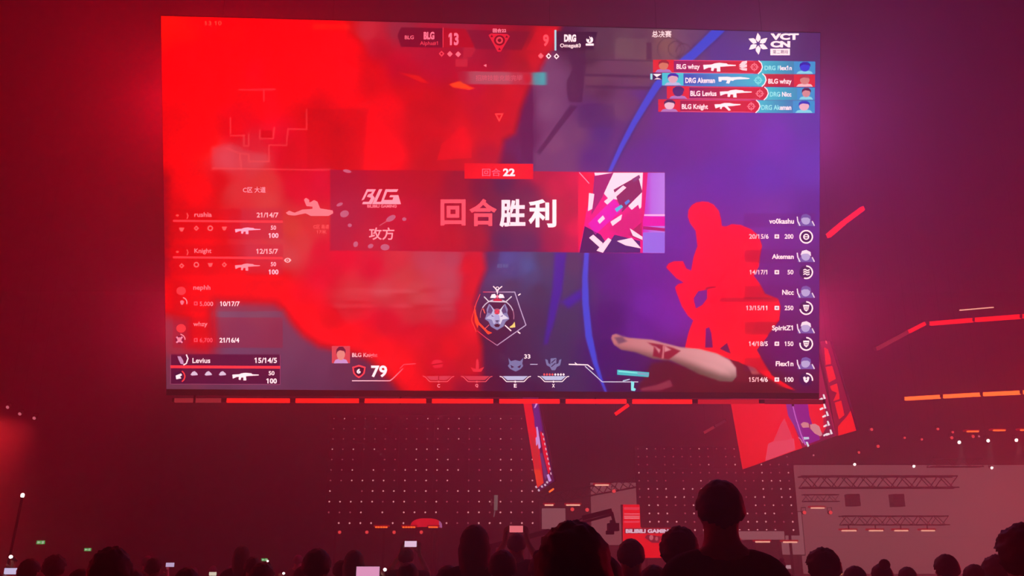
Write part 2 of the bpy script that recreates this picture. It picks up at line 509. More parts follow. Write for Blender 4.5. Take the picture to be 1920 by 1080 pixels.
ARC = [(1350, 54), (1328, 75), (1300, 102), (1262, 132), (1232, 160), (1210, 195), (1188, 232), (1165, 275), (1146, 316), (1110, 400), (1100, 475), (1097, 520), (1098, 570), (1104, 630), (1116, 680), (1130, 720), (1138, 740)]
BUST = [(1291, 394), (1297, 385), (1305, 380), (1317, 378), (1328, 379), (1338, 384), (1348, 396), (1352, 413), (1353, 424), (1361, 425), (1372, 420.5), (1389, 422), (1408, 430), (1422.6, 442), (1428.6, 461.5), (1425, 481), (1422.6, 500), (1413, 517), (1427, 536), (1434.6, 550.5), (1458.7, 560), (1463.5, 574.6), (1461, 601), (1442, 625), (1440, 629.5), (1418.6, 656), (1435, 684.6), (1447, 704), (1492, 732), (1440, 720), (1411, 690), (1375.5, 676), (1339.6, 662), (1311, 656), (1284.5, 652), (1291.7, 622), (1300, 600.7), (1290, 592), (1279, 575), (1268.5, 548), (1266, 538.5), (1271, 533), (1283, 530), (1268.5, 521.7), (1249, 501), (1254, 494), (1263.7, 490), (1280.5, 490), (1286.6, 503.6), (1296, 508), (1301, 480.7), (1308, 461.5), (1304.6, 432.6), (1293.8, 418), (1290, 406)]
HOLES = [[(1304.6, 579), (1300, 560), (1309, 546), (1326, 543), (1326, 560), (1317, 572)], [(1323, 616), (1330, 613), (1334, 625), (1337, 652), (1322, 652)], [(1363.5, 642.6), (1370.7, 664), (1349, 654)]]
HAND = [(1146, 634), (1148, 628), (1155, 626), (1168, 631), (1180, 633.5), (1222, 637), (1240, 642), (1275, 651), (1311, 654), (1345, 663), (1368, 675), (1380, 690), (1381, 706), (1373, 716), (1350, 715), (1312, 702), (1280, 686), (1258, 676), (1225, 673), (1190, 660), (1165, 656), (1151, 646)]

def over(C, a, col):
    return C * (1 - a[..., None]) + a[..., None] * np.asarray(col, dtype=float)

def soft(X, Y, pts, w=1.5):
    return 1 - sstep(-w, w, polydist(X, Y, pts))

def R_(x0, y0, x1, y1):
    return [(x0, y0), (x1, y0), (x1, y1), (x0, y1)]

def fnoise(X, Y, sx, sy, seed):
    g = np.random.default_rng(seed).random((64, 64))
    u, v = X / sx, Y / sy
    i, j = np.floor(u).astype(int), np.floor(v).astype(int)
    fu, fv = u - i, v - j
    fu, fv = fu * fu * (3 - 2 * fu), fv * fv * (3 - 2 * fv)
    G = lambda a, b: g[a % 64, b % 64]
    return (G(i, j) * (1 - fu) + G(i + 1, j) * fu) * (1 - fv) + (G(i, j + 1) * (1 - fu) + G(i + 1, j + 1) * fu) * fv

def paint(X, Y):
    """picture on the screen, 0..255, at photo-frame coordinates"""
    M = smoke(X, Y)
    B = idw(X, Y, BG_PTS)
    # stone building
    B = over(B, soft(X, Y, R_(976, 150, 1000, 306), 2) * .75, (106, 30, 80))
    B = over(B, soft(X, Y, [(1062, 95), (1100, 100), (1098, 130), (1094, 165), (1092, 192), (1068, 192), (1062, 172), (1062, 152), (1074, 130)], 2) * .8, (102, 36, 78))
    B = over(B, soft(X, Y, R_(1098, 88, 1152, 110), 2) * .5, (110, 54, 80))
    B = over(B, soft(X, Y, R_(1154, 72, 1214, 110), 2) * .55, (132, 80, 96))
    B = over(B, soft(X, Y, R_(1212, 80, 1222, 112), 2) * .6, (100, 36, 76))
    for y, c in ((110, (96, 40, 76)), (138, (96, 36, 76)), (141, (96, 36, 76)), (160, (98, 36, 78)), (163, (104, 44, 84))):
        B = over(B, soft(X, Y, [(1098, y), (1226, y + 3), (1226, y + 6), (1098, y + 2.5)], 1) * .6, c)
    B = over(B, soft(X, Y, R_(1166, 144, 1168, 158), 1) * .5, (96, 40, 80))
    B = over(B, soft(X, Y, [(1070, 196), (1082, 200), (1012, 290), (1006, 286)], 1.5) * .75, (98, 34, 78))
    B = over(B, soft(X, Y, R_(1084, 196, 1152, 240), 3) * .35, (94, 40, 96))
    B = over(B, soft(X, Y, R_(1002, 160, 1005, 316), 1) * .5, (110, 50, 90))
    for cx, cy, r in ((1255, 92, 22), (1268, 92, 15), (1282, 96, 14)):
        B = over(B, (1 - sstep(.6, 1.6, abs(np.hypot(X - cx, Y - cy) - r))) * (Y < 108) * .5, (104, 48, 76))
    # violet side of the arc
    B = over(B, soft(X, Y, [(1040, 474), (1062, 474), (1054, 545), (1040, 600), (1026, 645), (1020, 645), (1028, 590), (1036, 540)], 5) * .85, (84, 34, 160))
    B = over(B, soft(X, Y, [(1052, 566), (1092, 540), (1094, 558), (1066, 578)], 6) * .85, (82, 36, 166))
    w = np.interp(Y, [54, 130, 250, 318, 480, 560, 640, 740], [9.5, 8, 5, 3.6, 4.5, 6.2, 6.5, 1.5])
    d = linedist(X, Y, ARC)
    B = over(B, 1 - sstep(w - 2, w + 2, d), (82, 74, 212))
    B = over(B, (1 - sstep(w, w + 7, d)) * sstep(w - 1, w + 2, d) * .4, (66, 34, 120))
    # highlighted figure
    a = soft(X, Y, BUST, 1.6)
    for h in HOLES:
        a = a * (1 - soft(X, Y, h, 1.5))
    B = over(B, a, (253, 12, 22))
    B = over(B, soft(X, Y, [(1345, 567), (1352, 557), (1440, 558), (1460, 562), (1456, 567)], 1.5) * .8, (200, 12, 50))
    B = over(B, soft(X, Y, [(1320, 540), (1328, 537), (1344, 536), (1342, 540), (1325, 543)], 1.5) * .7, (150, 14, 60))
    B = over(B, soft(X, Y, [(1418, 600), (1462, 600), (1442, 626), (1410, 628)], 3) * .35, (225, 14, 40))
    # dark weapon and sleeve under the hand
    B = over(B, soft(X, Y, [(1222, 682), (1250, 676), (1300, 694), (1360, 718), (1395, 690), (1410, 690), (1450, 715), (1500, 745), (1215, 745), (1195, 728), (1212, 700)], 5), (104, 20, 56))
    B = over(B, soft(X, Y, [(1200, 728), (1230, 722), (1256, 712), (1262, 724), (1240, 732), (1205, 733)], 3) * .7, (170, 70, 90))
    B = over(B, soft(X, Y, [(1400, 684), (1418, 690), (1424, 702), (1410, 702)], 3) * .7, (215, 110, 110))
    B = over(B, soft(X, Y, [(1368, 676), (1385, 678), (1402, 690), (1404, 716), (1378, 716), (1382, 696)], 3), (118, 36, 62))
    h = soft(X, Y, HAND, 2)
    g = np.clip((X - 1150) / 220, 0, 1)
    fl = np.stack([196 + 20 * g, 112 + 42 * g, 116 + 44 * g], -1)
    dist = -polydist(X, Y, HAND)
    side = (Y - np.interp(X, [1146, 1200, 1260, 1320, 1381], [634, 642, 652, 664, 686]))
    fl = fl * (1.06 - 0.5 * sstep(2, 34, side) * sstep(26, 2, dist))[..., None]
    B = B * (1 - h[..., None]) + h[..., None] * fl
    B = over(B, soft(X, Y, [(1152, 633), (1166, 631), (1176, 640), (1160, 645)], 3) * .7, (104, 60, 92))
    B = over(B, soft(X, Y, [(1214, 642), (1226, 650), (1224, 668), (1240, 672), (1254, 674), (1276, 658), (1262, 652), (1240, 646)], 2) * .9, (150, 30, 56))
    B = over(B, soft(X, Y, [(1226, 648), (1238, 656), (1236, 662)], 1.5), (224, 140, 150))
    B = over(B, soft(X, Y, [(1246, 648), (1258, 656), (1246, 660)], 1.5), (224, 140, 150))
    B = over(B, soft(X, Y, [(1243, 648), (1246, 648), (1244, 672), (1241, 672)], 1), (216, 120, 130))
    # red smoke
    S = idw(X, Y, RED_PTS)
    S = over(S, soft(X, Y, R_(576, 204, 690, 318), 2) * .5, (206, 12, 26))
    S = over(S, soft(X, Y, [(396, 276), (432, 270), (470, 284), (500, 290), (504, 302), (482, 316), (400, 316)], 6) * .5, (222, 74, 90))
    S = over(S, soft(X, Y, [(820, 300), (828, 270), (845, 258), (862, 236), (874, 240), (882, 262), (884, 296)], 2) * .75, (238, 18, 28))
    S = over(S, soft(X, Y, [(690, 215), (720, 260), (742, 272), (748, 300), (738, 318), (682, 318)], 4) * .7, (250, 20, 16))
    S = over(S, soft(X, Y, [(748, 136), (785, 142), (804, 156), (790, 154)], 2) * .7, (246, 40, 24))
    S = over(S, soft(X, Y, [(842, 158), (862, 152), (880, 162), (890, 166), (880, 168), (850, 164)], 2), (250, 70, 28))
    S = over(S, soft(X, Y, [(868, 110), (870, 86), (884, 84), (892, 92), (884, 106)], 1) * .5, (214, 44, 62))
    S = over(S, soft(X, Y, R_(854, 110, 877, 125), 1) * .7, (218, 46, 66))
    for pl in ([(449, 168), (495, 168), (495, 190)], [(497, 168), (516, 168)], [(432, 221), (432, 250)], [(457, 254), (457, 274), (466, 274), (466, 252)], [(488, 244), (488, 260), (512, 260), (514, 240)], [(575, 206), (575, 242), (540, 242), (537, 272), (504, 272), (504, 303), (466, 303), (466, 289), (450, 288), (425, 278)], [(398, 316), (550, 318), (620, 318)], [(450, 290), (452, 318)], [(432, 254), (457, 254)]):
        S = over(S, (1 - sstep(.5, 2.0, linedist(X, Y, pl))) * .55, (240, 80, 84))
    S = over(S, soft(X, Y, R_(489, 245, 511, 259), 1) * .8, (214, 12, 30))
    S = over(S, soft(X, Y, R_(586, 45, 656, 55), 1.5) * .3, (255, 60, 60))
    band = sstep(535, 545, Y) * (1 - sstep(575, 592, Y)) * sstep(600, 660, X) * (1 - sstep(845, 870, X))
    S = S + (band * (fnoise(X, Y, 42, 7, 3) - .5) * 26)[..., None] * np.array((.3, 1, 1))
    S = S + ((fnoise(X, Y, 30, 34, 5) - .5) * 12)[..., None] * np.array((1, .4, .5))
    S = over(S, soft(X, Y, [(836, 474), (866, 474), (868, 520), (862, 545), (838, 540)], 4) * .2, (185, 70, 90))
    C = B * (1 - M[..., None]) + S * M[..., None]
    rim = np.exp(-(polydist(X, Y, SMOKE) / 16) ** 2) * sstep(540, 570, Y) * (1 - sstep(780, 830, X))
    C = over(C, rim * .75 * (X > 400) * M, (255, 8, 8))
    # panels that tint the picture: scores, banner, players
    def shade(pts, col, a, w=1.2):
        nonlocal C
        C = over(C, soft(X, Y, pts, w) * a, col)
    shade([(745, 67), (752, 51), (830, 53), (830, 89), (752, 88)], (128, 22, 48), .85)
    shade([(832, 53), (872, 54), (891, 89), (832, 89)], (196, 16, 40), .8)
    shade([(891, 92), (876, 56), (994, 59), (978, 94)], (138, 26, 54), .7)
    shade([(986, 94), (1004, 60), (1042, 60), (1040, 95)], (225, 10, 24), .6)
    shade([(1043, 58), (1120, 60), (1112, 92), (1043, 95)], (84, 18, 64), .85)
    g = sstep(850, 890, X) * (1 - sstep(1018, 1030, X))
    bar = soft(X, Y, [(845, 133), (1032, 136), (1032, 160), (845, 157)], 1) * g
    bc = idw(X, Y, [(860, 146, 178, 60, 80), (900, 146, 186, 84, 102), (940, 146, 190, 88, 106), (975, 146, 200, 60, 80), (988, 146, 214, 30, 50), (1008, 146, 90, 160, 176), (1018, 146, 78, 178, 186)], 20)
    C = C * (1 - .9 * bar[..., None]) + .9 * bar[..., None] * bc
    ban = soft(X, Y, [(619, 318), (1246, 323), (1246, 474), (619, 470)], 1)
    bp = idw(X, Y, [(630, 330, 172, 26, 56), (640, 400, 178, 34, 66), (700, 460, 196, 34, 60), (740, 340, 190, 18, 44), (760, 400, 202, 22, 52), (800, 430, 204, 16, 44), (800, 340, 188, 14, 40), (860, 350, 160, 12, 48), (870, 400, 176, 12, 44), (850, 450, 196, 14, 40), (900, 450, 176, 14, 44), (905, 350, 120, 16, 60),
                   (940, 345, 92, 22, 74), (930, 380, 120, 16, 60), (960, 400, 110, 20, 64), (940, 450, 100, 34, 82), (990, 360, 120, 22, 72), (1000, 400, 140, 16, 64), (990, 455, 112, 34, 84), (1040, 350, 216, 12, 64), (1060, 400, 204, 12, 60), (1080, 330, 232, 10, 70), (1040, 450, 176, 16, 64), (1075, 460, 214, 12, 70), (1010, 330, 200, 12, 60), (1080, 430, 240, 10, 70)], 160)
    C = C * (1 - .94 * ban[..., None]) + .94 * ban[..., None] * bp
    for y0, a in ((391, .10), (459, .10), (527, .08), (595, .08)):
        shade(R_(324, y0, 530, y0 + 57), (210, 6, 30), a * 3)
    shade(R_(452, 391, 530, 448), (200, 60, 84), .4, 6)
    shade(R_(462, 459, 530, 514), (208, 62, 84), .4, 6)
    shade(R_(320, 664.5, 525.6, 720), (104, 14, 56), .85)
    for k in range(5):
        y0 = 400 + k * 67.5
        shade(R_(1395, y0, 1528, y0 + 26), (108, 28, 100), .25, 2)
    edge = sstep(300, 334, X + 6 * fnoise(X, Y, 6, 6, 9)) 
    ev = sstep(300, 340, Y) * (1 - sstep(500, 540, Y))
    C = over(C, (1 - edge) * ev * .75, (120, 4, 46))
    return np.clip(C, 0, 255)

# picture grid
NX, NY = 600, 340
P0, PX, PY = np.array(Q[3]), np.array(Q[2] - Q[3]), np.array(Q[0] - Q[3])
u, v = np.meshgrid(np.linspace(0, 1, NX + 1), np.linspace(0, 1, NY + 1))
pts3 = P0 + u[..., None] * PX + v[..., None] * PY
rel = pts3 - np.array(CAM)
zc = rel @ np.array(FWD)
XX = 960 + F * (rel @ np.array(RGT)) / zc
YY = 540 - F * (rel @ np.array(UPV)) / zc
PIC = paint(XX, YY)
me = bpy.data.meshes.new('picture')
V = (pts3.reshape(-1, 3) - np.array(SO)).astype(np.float32)
idx = np.arange((NX + 1) * (NY + 1)).reshape(NY + 1, NX + 1)
faces = np.stack([idx[:-1, :-1], idx[:-1, 1:], idx[1:, 1:], idx[1:, :-1]], -1).reshape(-1, 4)
me.vertices.add(len(V)); me.vertices.foreach_set('co', V.ravel())
me.loops.add(faces.size); me.loops.foreach_set('vertex_index', faces.ravel().astype(np.int32))
me.polygons.add(len(faces)); me.polygons.foreach_set('loop_start', np.arange(0, faces.size, 4, dtype=np.int32))
me.update(calc_edges=True)
ca = me.color_attributes.new('Col', 'FLOAT_COLOR', 'POINT')
arr = np.ones((len(V), 4), np.float32); arr[:, :3] = emit(PIC.reshape(-1, 3), XX.ravel())
ca.data.foreach_set('color', arr.ravel())
me.materials.append(M_PIC)
pic = bpy.data.objects.new('picture', me); COL.objects.link(pic); pic.parent = screen

def base_at(x, y):
    return paint(np.asarray(x, float), np.asarray(y, float))

def ink(col=(255, 250, 255), k=0.5):
    """graphics ink, reddened where the on-screen smoke covers it"""
    def f(x, y):
        m = smoke(np.asarray(x, float), np.asarray(y, float)) * k
        return np.asarray(col, float)[None] * (1 - m[:, None]) + m[:, None] * np.array((250, 30, 50.))[None]
    return f

def D():
    return Deck(PM, SO)

# cabinet and rigging
cab = MB(SO)
un = PX / np.linalg.norm(PX); vn = PY / np.linalg.norm(PY)
grow = 0.008
qq = [Q[3] - Vector(un) * grow - Vector(vn) * .12, Q[2] + Vector(un) * grow - Vector(vn) * .12, Q[1] + Vector(un) * grow + Vector(vn) * .02, Q[0] - Vector(un) * grow + Vector(vn) * .02]
cab.slab([p - nrm * .01 for p in qq], .35, -nrm)
cab.build('cabinet', M_CAB, screen)
for k in range(6):
    t = (k + .5) / 6
    p = Q[0] + (Q[1] - Q[0]) * t - nrm * .3
    c = MB(SO); c.tube(p - Vector((0, 0, .1)), (p.x, p.y, HALL['z1']), .004, 6)
    c.build('hoist_cable', M_CABLE, screen)

WH = (255, 250, 255)
# score bar
sb = D()
sb.poly([(916, 66), (921, 63), (951, 64), (956, 68), (939, 97), (933, 97)], (236, 40, 64), 1)
sb.ell(936.5, 76, 10.5, 10, (150, 16, 44), 2); sb.ring(936.5, 76, 5, 3, (238, 70, 86), 3)
for a, b in ((922, 68), (950, 69), (936.5, 92)):
    sb.poly([(a - 3, b + 2), (a + 3, b + 2), (a, b - 3)], (150, 14, 40), 2)
sb.rect(1039.6, 56.5, 1043, 95, (190, 226, 240), 2); sb.rect(830, 52, 831.5, 89, (236, 60, 80), 2)
for x, y, c, o in ((828, 101, (240, 70, 90), 1), (843.5, 101.5, (250, 110, 130), 0), (859, 102, (250, 120, 140), 0), (1014, 105, (250, 110, 125), 0), (1028.5, 105.5, WH, 1), (1043.3, 106, WH, 1)):
    sb.poly([(x - 5.3, y), (x, y - 5.6), (x + 5.3, y), (x, y + 5.6)], c, 2)
    if o:
        sb.poly([(x - 2.6, y), (x, y - 2.8), (x + 2.6, y), (x, y + 2.8)], (60, 16, 50) if x > 1000 else (196, 24, 52), 3)
sb.poly([(906.5, 123), (912, 120.5), (912, 126)], (250, 130, 150), 2)
sb.poly([(927.5, 213), (944, 213), (936, 229)], (255, 70, 70), 2); sb.poly([(931.5, 215.5), (940.5, 215.5), (936, 224)], (226, 10, 20), 3)
SBO = sb.build('score_graphic', screen)
t = D()
t.text('BLG', (759, 67, 776, 74), (245, 110, 135), bold=.02); t.text('BLG', (794.5, 60, 814.5, 74.5), (250, 120, 150), bold=.05)
t.text('Alpha#1', (787.5, 78, 821, 87), (246, 70, 96), bold=.0); t.text('13', (841, 62, 860, 85.5), (252, 120, 150), bold=.04)
t.text('回合22', (924, 54, 949, 61.5), (255, 150, 175), bold=.02); t.text('9', (1018, 65, 1029, 87.5), (255, 86, 100), bold=.04)
t.text('DRG', (1057.5, 65, 1080, 79), WH, bold=.06); t.text('Omega#3', (1050, 82, 1088.5, 91.5), WH, bold=.015)
t.build('score_lettering', SBO)
t = D()
t.ring(1105.5, 75, 5.2, 2.4, WH, 3, -60, 200); t.poly([(1104, 68), (1112, 75), (1106, 80), (1107, 75)], WH, 3); t.rect(1098, 82, 1113, 86, WH, 3); t.poly([(1100, 76), (1105, 73), (1104, 80)], WH, 3)
t.build('team_crest', SBO)
t = D(); t.text('招牌技能充能完毕', (892, 141, 979, 152), (228, 90, 112), bold=.005)
t.text('13 10', (384, 40, 416, 48), (255, 70, 60), bold=0.01)
t.build('notice_lettering', SBO)

# event logo, upper right
lg = D()
for k in range(6):
    a = math.radians(60 * k - 90)
    ca_, sa_ = math.cos(a), math.sin(a)
    P = lambda r, w: (1421 + ca_ * r - sa_ * w, 82.5 + sa_ * r + ca_ * w)
    lg.poly([P(3, 0), P(8, 4.2), P(13, 4.6), P(20.5, -.8), P(14, -3.4), P(8, -4.4)], WH, 3)
lg.rect(1444, 91.7, 1480.6, 103.8, WH, 2)
LGO = lg.build('event_logo', screen)
t = D(); t.text('VCT', (1444, 63, 1497, 75.3), WH, bold=.06); t.text('CN', (1444, 77.2, 1481, 89.4), WH, bold=.06)
t.text('第二赛段', (1448, 94, 1477, 101.5), (90, 40, 120), 4, bold=.006); t.text('总决赛', (1222, 58, 1258.5, 70.5), WH, bold=.008)
t.build('event_lettering', LGO)

# rifles: outline in a unit box
def rifle(dk, box, col, kind, layer=3):
    x0, y0, x1, y1 = box
    if kind == 'a':
        p = [(0, .25), (.26, .2), (.34, .08), (.5, .0), (.6, .05), (.72, .08), (.76, .2), (1, .25), (1, .36), (.76, .4), (.52, .46), (.53, 1), (.42, 1), (.42, .62), (.34, .62), (.31, .95), (.24, .9), (.25, .55), (.17, .55), (.02, .78)]
    elif kind == 'b':
        p = [(0, .05), (.28, .02), (.42, .1), (.7, .05), (.95, .2), (1, .26), (.95, .34), (.6, .4), (.5, .46), (.46, .62), (.38, .55), (.34, 1), (.24, .95), (.28, .52), (.1, .5), (.09, .72), (.01, .72)]
    else:
        p = [(0, .22), (.22, .2), (.38, .05), (.6, .06), (.72, .16), (1, .2), (1, .3), (.7, .42), (.5, .46), (.63, .92), (.55, 1), (.44, .66), (.38, .5), (.3, .54), (.27, .8), (.21, .76), (.22, .52), (.04, .72)]
    dk.poly([(x0 + a * (x1 - x0), y0 + b * (y1 - y0)) for a, b in p], col, layer)

def cross(dk, cx, cy, r, col):
    for k in range(4):
        dk.ring(cx, cy, r * .72, r * .26, col, 3, 90 * k + 16, 90 * k + 74, 6)
        a = math.radians(90 * k); c_, s_ = math.cos(a), math.sin(a)
        dk.line([(cx + c_ * r * .3, cy + s_ * r * .3), (cx + c_ * r * 1.0, cy + s_ * r * 1.0)], r * .22, col, 3)

def bust(dk, box, back, skin, hair, cloth, layer=3):
    """plain head-and-shoulders picture"""
    x0, y0, x1, y1 = box; w, h = x1 - x0, y1 - y0
    dk.rect(x0, y0, x1, y1, back, layer)
    X = lambda a: x0 + a * w
    Y = lambda b: y0 + b * h
    dk.poly([(X(.1), Y(1)), (X(.2), Y(.8)), (X(.5), Y(.7)), (X(.8), Y(.8)), (X(.9), Y(1))], cloth, layer + 1)
    dk.ell(X(.5), Y(.46), w * .23, h * .36, skin, layer + 2, n=14)
    dk.poly([(X(.24), Y(.5)), (X(.26), Y(.2)), (X(.4), Y(.04)), (X(.62), Y(.04)), (X(.76), Y(.22)), (X(.76), Y(.46)), (X(.68), Y(.3)), (X(.45), Y(.24)), (X(.32), Y(.32))], hair, layer + 3)
    return dk

RD, RDM, CY, BL = (222, 14, 44), (190, 30, 90), (20, 190, 212), (30, 120, 190)
rows = [
 (1224, 112.5, 24.5, 1427, ((1224, (150, 40, 120)), (1300, (176, 30, 90)), (1390, (226, 14, 44)), (1427, (222, 10, 40))), ((1420, (10, 196, 216)), (1485, (30, 140, 190)), (1528, (60, 90, 190))), (RD, 'BLG whzy', (1268, 120.5, 1311.7, 132.5)), 'a', (1318, 118, 1379, 134.5), (1413.8, 126), ('DRG Flex1n', (1433, 123.5, 1484, 132)), (1224, 112.5, 1263, 136), (1488, 116, 1528, 139)),
 (1241, 137, 24, 1434, ((1241, (40, 60, 170)), (1300, (30, 90, 190)), (1360, (24, 150, 210)), (1434, (20, 196, 214))), ((1434, (214, 20, 50)), (1527, (176, 30, 90))), (CY, 'DRG Akeman', (1284.6, 146, 1340, 156)), 'b', (1346.6, 144, 1406, 157), (1421, 151), ('BLG whzy', (1440, 148, 1483.6, 160)), (1241, 137, 1281, 160.5), (1488, 140.5, 1527.5, 163)),
 (1250, 162, 24, 1438, ((1250, (110, 40, 120)), (1320, (170, 30, 84)), (1400, (224, 14, 44)), (1438, (220, 12, 40))), ((1438, (20, 194, 214)), (1490, (30, 150, 196)), (1527, (40, 120, 190))), (RD, 'BLG Levius', (1294, 170.5, 1343, 180.5)), 'a', (1349, 168.5, 1409, 183), (1424, 175.8), ('DRG Nicc', (1443, 172.5, 1483, 181.5)), (1250, 162, 1292, 185.5), (1494, 164.5, 1527, 187)),
 (1233.7, 186.6, 23.4, 1422.5, ((1234, (150, 30, 90)), (1300, (190, 24, 70)), (1390, (226, 14, 44)), (1422, (222, 12, 40))), ((1422, (14, 190, 214)), (1480, (34, 130, 190)), (1527, (50, 100, 190))), (RD, 'BLG Knight', (1278, 195.5, 1327, 207.5)), 'c', (1339, 192.5, 1388, 208), (1408, 199.8), ('DRG Akeman', (1427, 197, 1483, 206.5)), (1234, 186.6, 1275, 210), (1486, 189, 1527, 212)),
]
pale = (246, 222, 232)
for i, (x0, y0, h, xs, st1, st2, (c0, nm, nb), gk, gb, cr, (nm2, nb2), pl, pr) in enumerate(rows):
    sl = .0085
    d = D()
    xs -= 5
    d.grad(x0, y0, xs, y0 + h, st1, 1, sl)
    yo = y0 + sl * (xs - x0)
    d.grad(xs, yo, 1527.5, yo + h, st2, 1, sl)
    d.poly([(xs, yo), (xs + 5, yo + 5), (xs + 7, yo + h * .5), (xs + 4, yo + h - 5), (xs - 1, yo + h), (xs - 9, yo + h), (xs - 9, yo)], st1[-1][1], 2)
    d.line([(xs, yo), (xs + 5, yo + 5), (xs + 7, yo + h * .5), (xs + 4, yo + h - 5), (xs - 1, yo + h)], 1.8, WH, 3)
    cy_ = i == 1
    d.rect(x0 + 34, y0 + .3, xs - 4, y0 + 1.6, (70, 160, 220) if cy_ else (240, 70, 110), 2, sl)
    d.rect(x0 + 34, y0 + h - 1.4, xs - 4, y0 + h - .2, (60, 150, 220) if cy_ else (236, 90, 130), 2, sl)
    ro = d.build('kill_row', screen)
    g = D(); rifle(g, gb, WH, gk); cross(g, cr[0], cr[1], 7.6, (150, 236, 240) if cy_ else (246, 130, 150))
    if i == 0:
        for q in (-1, 0, 1):
            g.poly([(1385, 126 + q * 3), (1391, 122 + q * 6), (1400, 121 + q * 7), (1400, 126 + q * 7), (1391, 128 + q * 4)], pale, 3)
    if i == 1:
        g.rect(1218, 137.5, 1242, 150, (20, 30, 90), 2); g.poly([(1224, 139), (1240, 139), (1231, 145)], WH, 3); g.rect(1219, 138.5, 1223, 149.5, (170, 230, 240), 3); g.poly([(1226, 149), (1232, 146), (1240, 149)], pale, 3)
    g.build('rifle_icon', ro)
    t = D(); t.text(nm, nb, WH, bold=.025)
    cc = (150, 240, 244)
    t.text(nm2, nb2, (lambda x, y: np.array([(170, 240, 246) if a < 1462 else WH for a in x], float)) if not cy_ else WH, bold=.025)
    t.build('player_lettering', ro)
    b = D()
    if cy_:
        bust(b, pl, (60, 200, 220), (230, 170, 190), (50, 40, 170), (200, 190, 230)); bust(b, pr, (230, 40, 60), (226, 130, 130), (200, 60, 80), (240, 190, 200))
    else:
        bust(b, pl, (232, 40, 50), ((226, 120, 100), 0, (96, 40, 120), (236, 190, 210))[i], ((170, 40, 60), 0, (80, 40, 110), (90, 40, 90))[i], (190, 120, 190))
        bust(b, pr, (24, 150, 214), ((60, 60, 220), 0, (226, 140, 150), (236, 180, 200))[i], ((30, 20, 170), 0, (110, 30, 80), (70, 50, 190))[i], (150, 220, 240))
    b.build('player_picture', ro)

# victory banner
b = D()
b.poly([(871, 306.5), (999.5, 307.5), (999.5, 336), (871, 335)], (238, 10, 26), 2)
for x, y, rx, ry, ro_ in ((651, 321, 8, 3, .2), (637, 383.5, 6.5, 3, -.4), (646, 401, 8.5, 6.5, -.3), (733, 409.6, 10, 5, -.5), (758, 411, 4, 3.5, 0), (656, 422.5, 4, 3.5, 0), (667, 458, 4.5, 5.5, .3), (695, 461.5, 5.5, 4, -.4), (722, 463.6, 8.5, 6, 0)):
    b.ell(x, y, rx, ry, (202, 98, 128), 2, ro_, 12)
b.line([(712, 423), (728, 413)], 1.6, (216, 90, 110), 2)
b.poly([(536, 399), (542.5, 395), (552.6, 399), (567, 393), (586, 391.7), (586, 387.6), (575, 386.6), (570, 374.4), (574, 371), (580, 375), (580, 379.5), (584, 378.4), (589, 375), (595.4, 378.4), (600.5, 390.7), (624, 394.7), (625, 400), (616, 405), (583, 405), (573, 400), (552.6, 404.3), (540.4, 403)], (238, 128, 140), 2)
BO = b.build('victory_banner', screen)
t = D()
t.text('回合', (904, 316, 938.6, 330.5), (255, 110, 140), bold=0.0); t.text('22', (943, 316, 965.5, 330.5), WH, bold=.04)
t.text('攻方', (692, 426.5, 739.5, 450), (255, 160, 176), bold=.015)
t.text('BILIBILI GAMING', (688.7, 384, 743.7, 389.5), (246, 130, 150), bold=.03)
t.text('C区 大道', (456, 350.5, 498.6, 361.5), (250, 160, 178), bold=.01)
t.text('C区 高道', (588, 421, 617, 429), (246, 96, 100), bold=0); t.text('17米', (594, 431, 612, 438.5), (246, 96, 100), bold=0)
t.text('目标', (933, 495, 953, 502), (120, 110, 160), bold=0)
t.build('banner_lettering', BO)
for ch, bx, cc in (('回', (826, 374, 873, 423), (246, 86, 106)), ('合', (880, 373, 931.5, 424), (246, 86, 106)), ('胜', (936.5, 373.5, 985, 426), (252, 240, 248)), ('利', (991, 373.5, 1043, 426.5), (255, 252, 254))):
    t = D(); t.text(ch, bx, cc, bold=.03); t.build('title_character', BO)
t = D(); c = (255, 160, 180)
# slanted team mark B L G
t.poly([(688, 355), (705, 355), (699, 366), (703, 371), (697, 383), (679, 383), (681, 378.5), (692, 378.5), (696, 371), (688, 369), (690, 365), (696, 363), (698, 359.5), (690, 359.5), (683, 374), (678, 376)], c, 3)
t.poly([(711, 355), (717, 355), (706, 378.5), (722, 378.5), (720, 383), (698, 383)], c, 3)
t.poly([(723, 355), (747, 355), (744, 360), (726, 360), (720, 375), (736, 375), (738, 370), (730, 370), (732, 366), (747, 366), (752, 383), (722, 383), (714, 380)], c, 3)
t.build('team_mark', BO)
# artwork card: plain shards of colour
k_ = D()
k_.poly([(1088, 323.5), (1246, 324), (1246, 474.5), (1086, 474)], (236, 20, 130), 2)
k_.poly([(1114, 324), (1206, 324), (1203, 388), (1190, 400), (1168, 376), (1140, 372), (1122, 352)], (252, 228, 246), 3)
k_.poly([(1084, 323.5), (1114, 324), (1116, 350), (1100, 392), (1092, 440), (1084, 474)], (240, 8, 70), 3)
k_.grad(1205, 324, 1246, 474.5, ((1205, (214, 40, 190)), (1222, (196, 110, 230)), (1246, (200, 130, 236))), 3)
k_.poly([(1205, 324), (1214, 324), (1208, 400), (1203, 430), (1200, 430)], (232, 10, 110), 4)
k_.rect(1207, 402, 1246, 405, (250, 190, 240), 4); k_.rect(1205, 406, 1246, 424, (232, 30, 170), 4); k_.poly([(1205, 424), (1246, 428), (1246, 434), (1205, 430)], (190, 16, 110), 5)
k_.rect(1205, 436, 1246, 474, (160, 110, 232), 4)
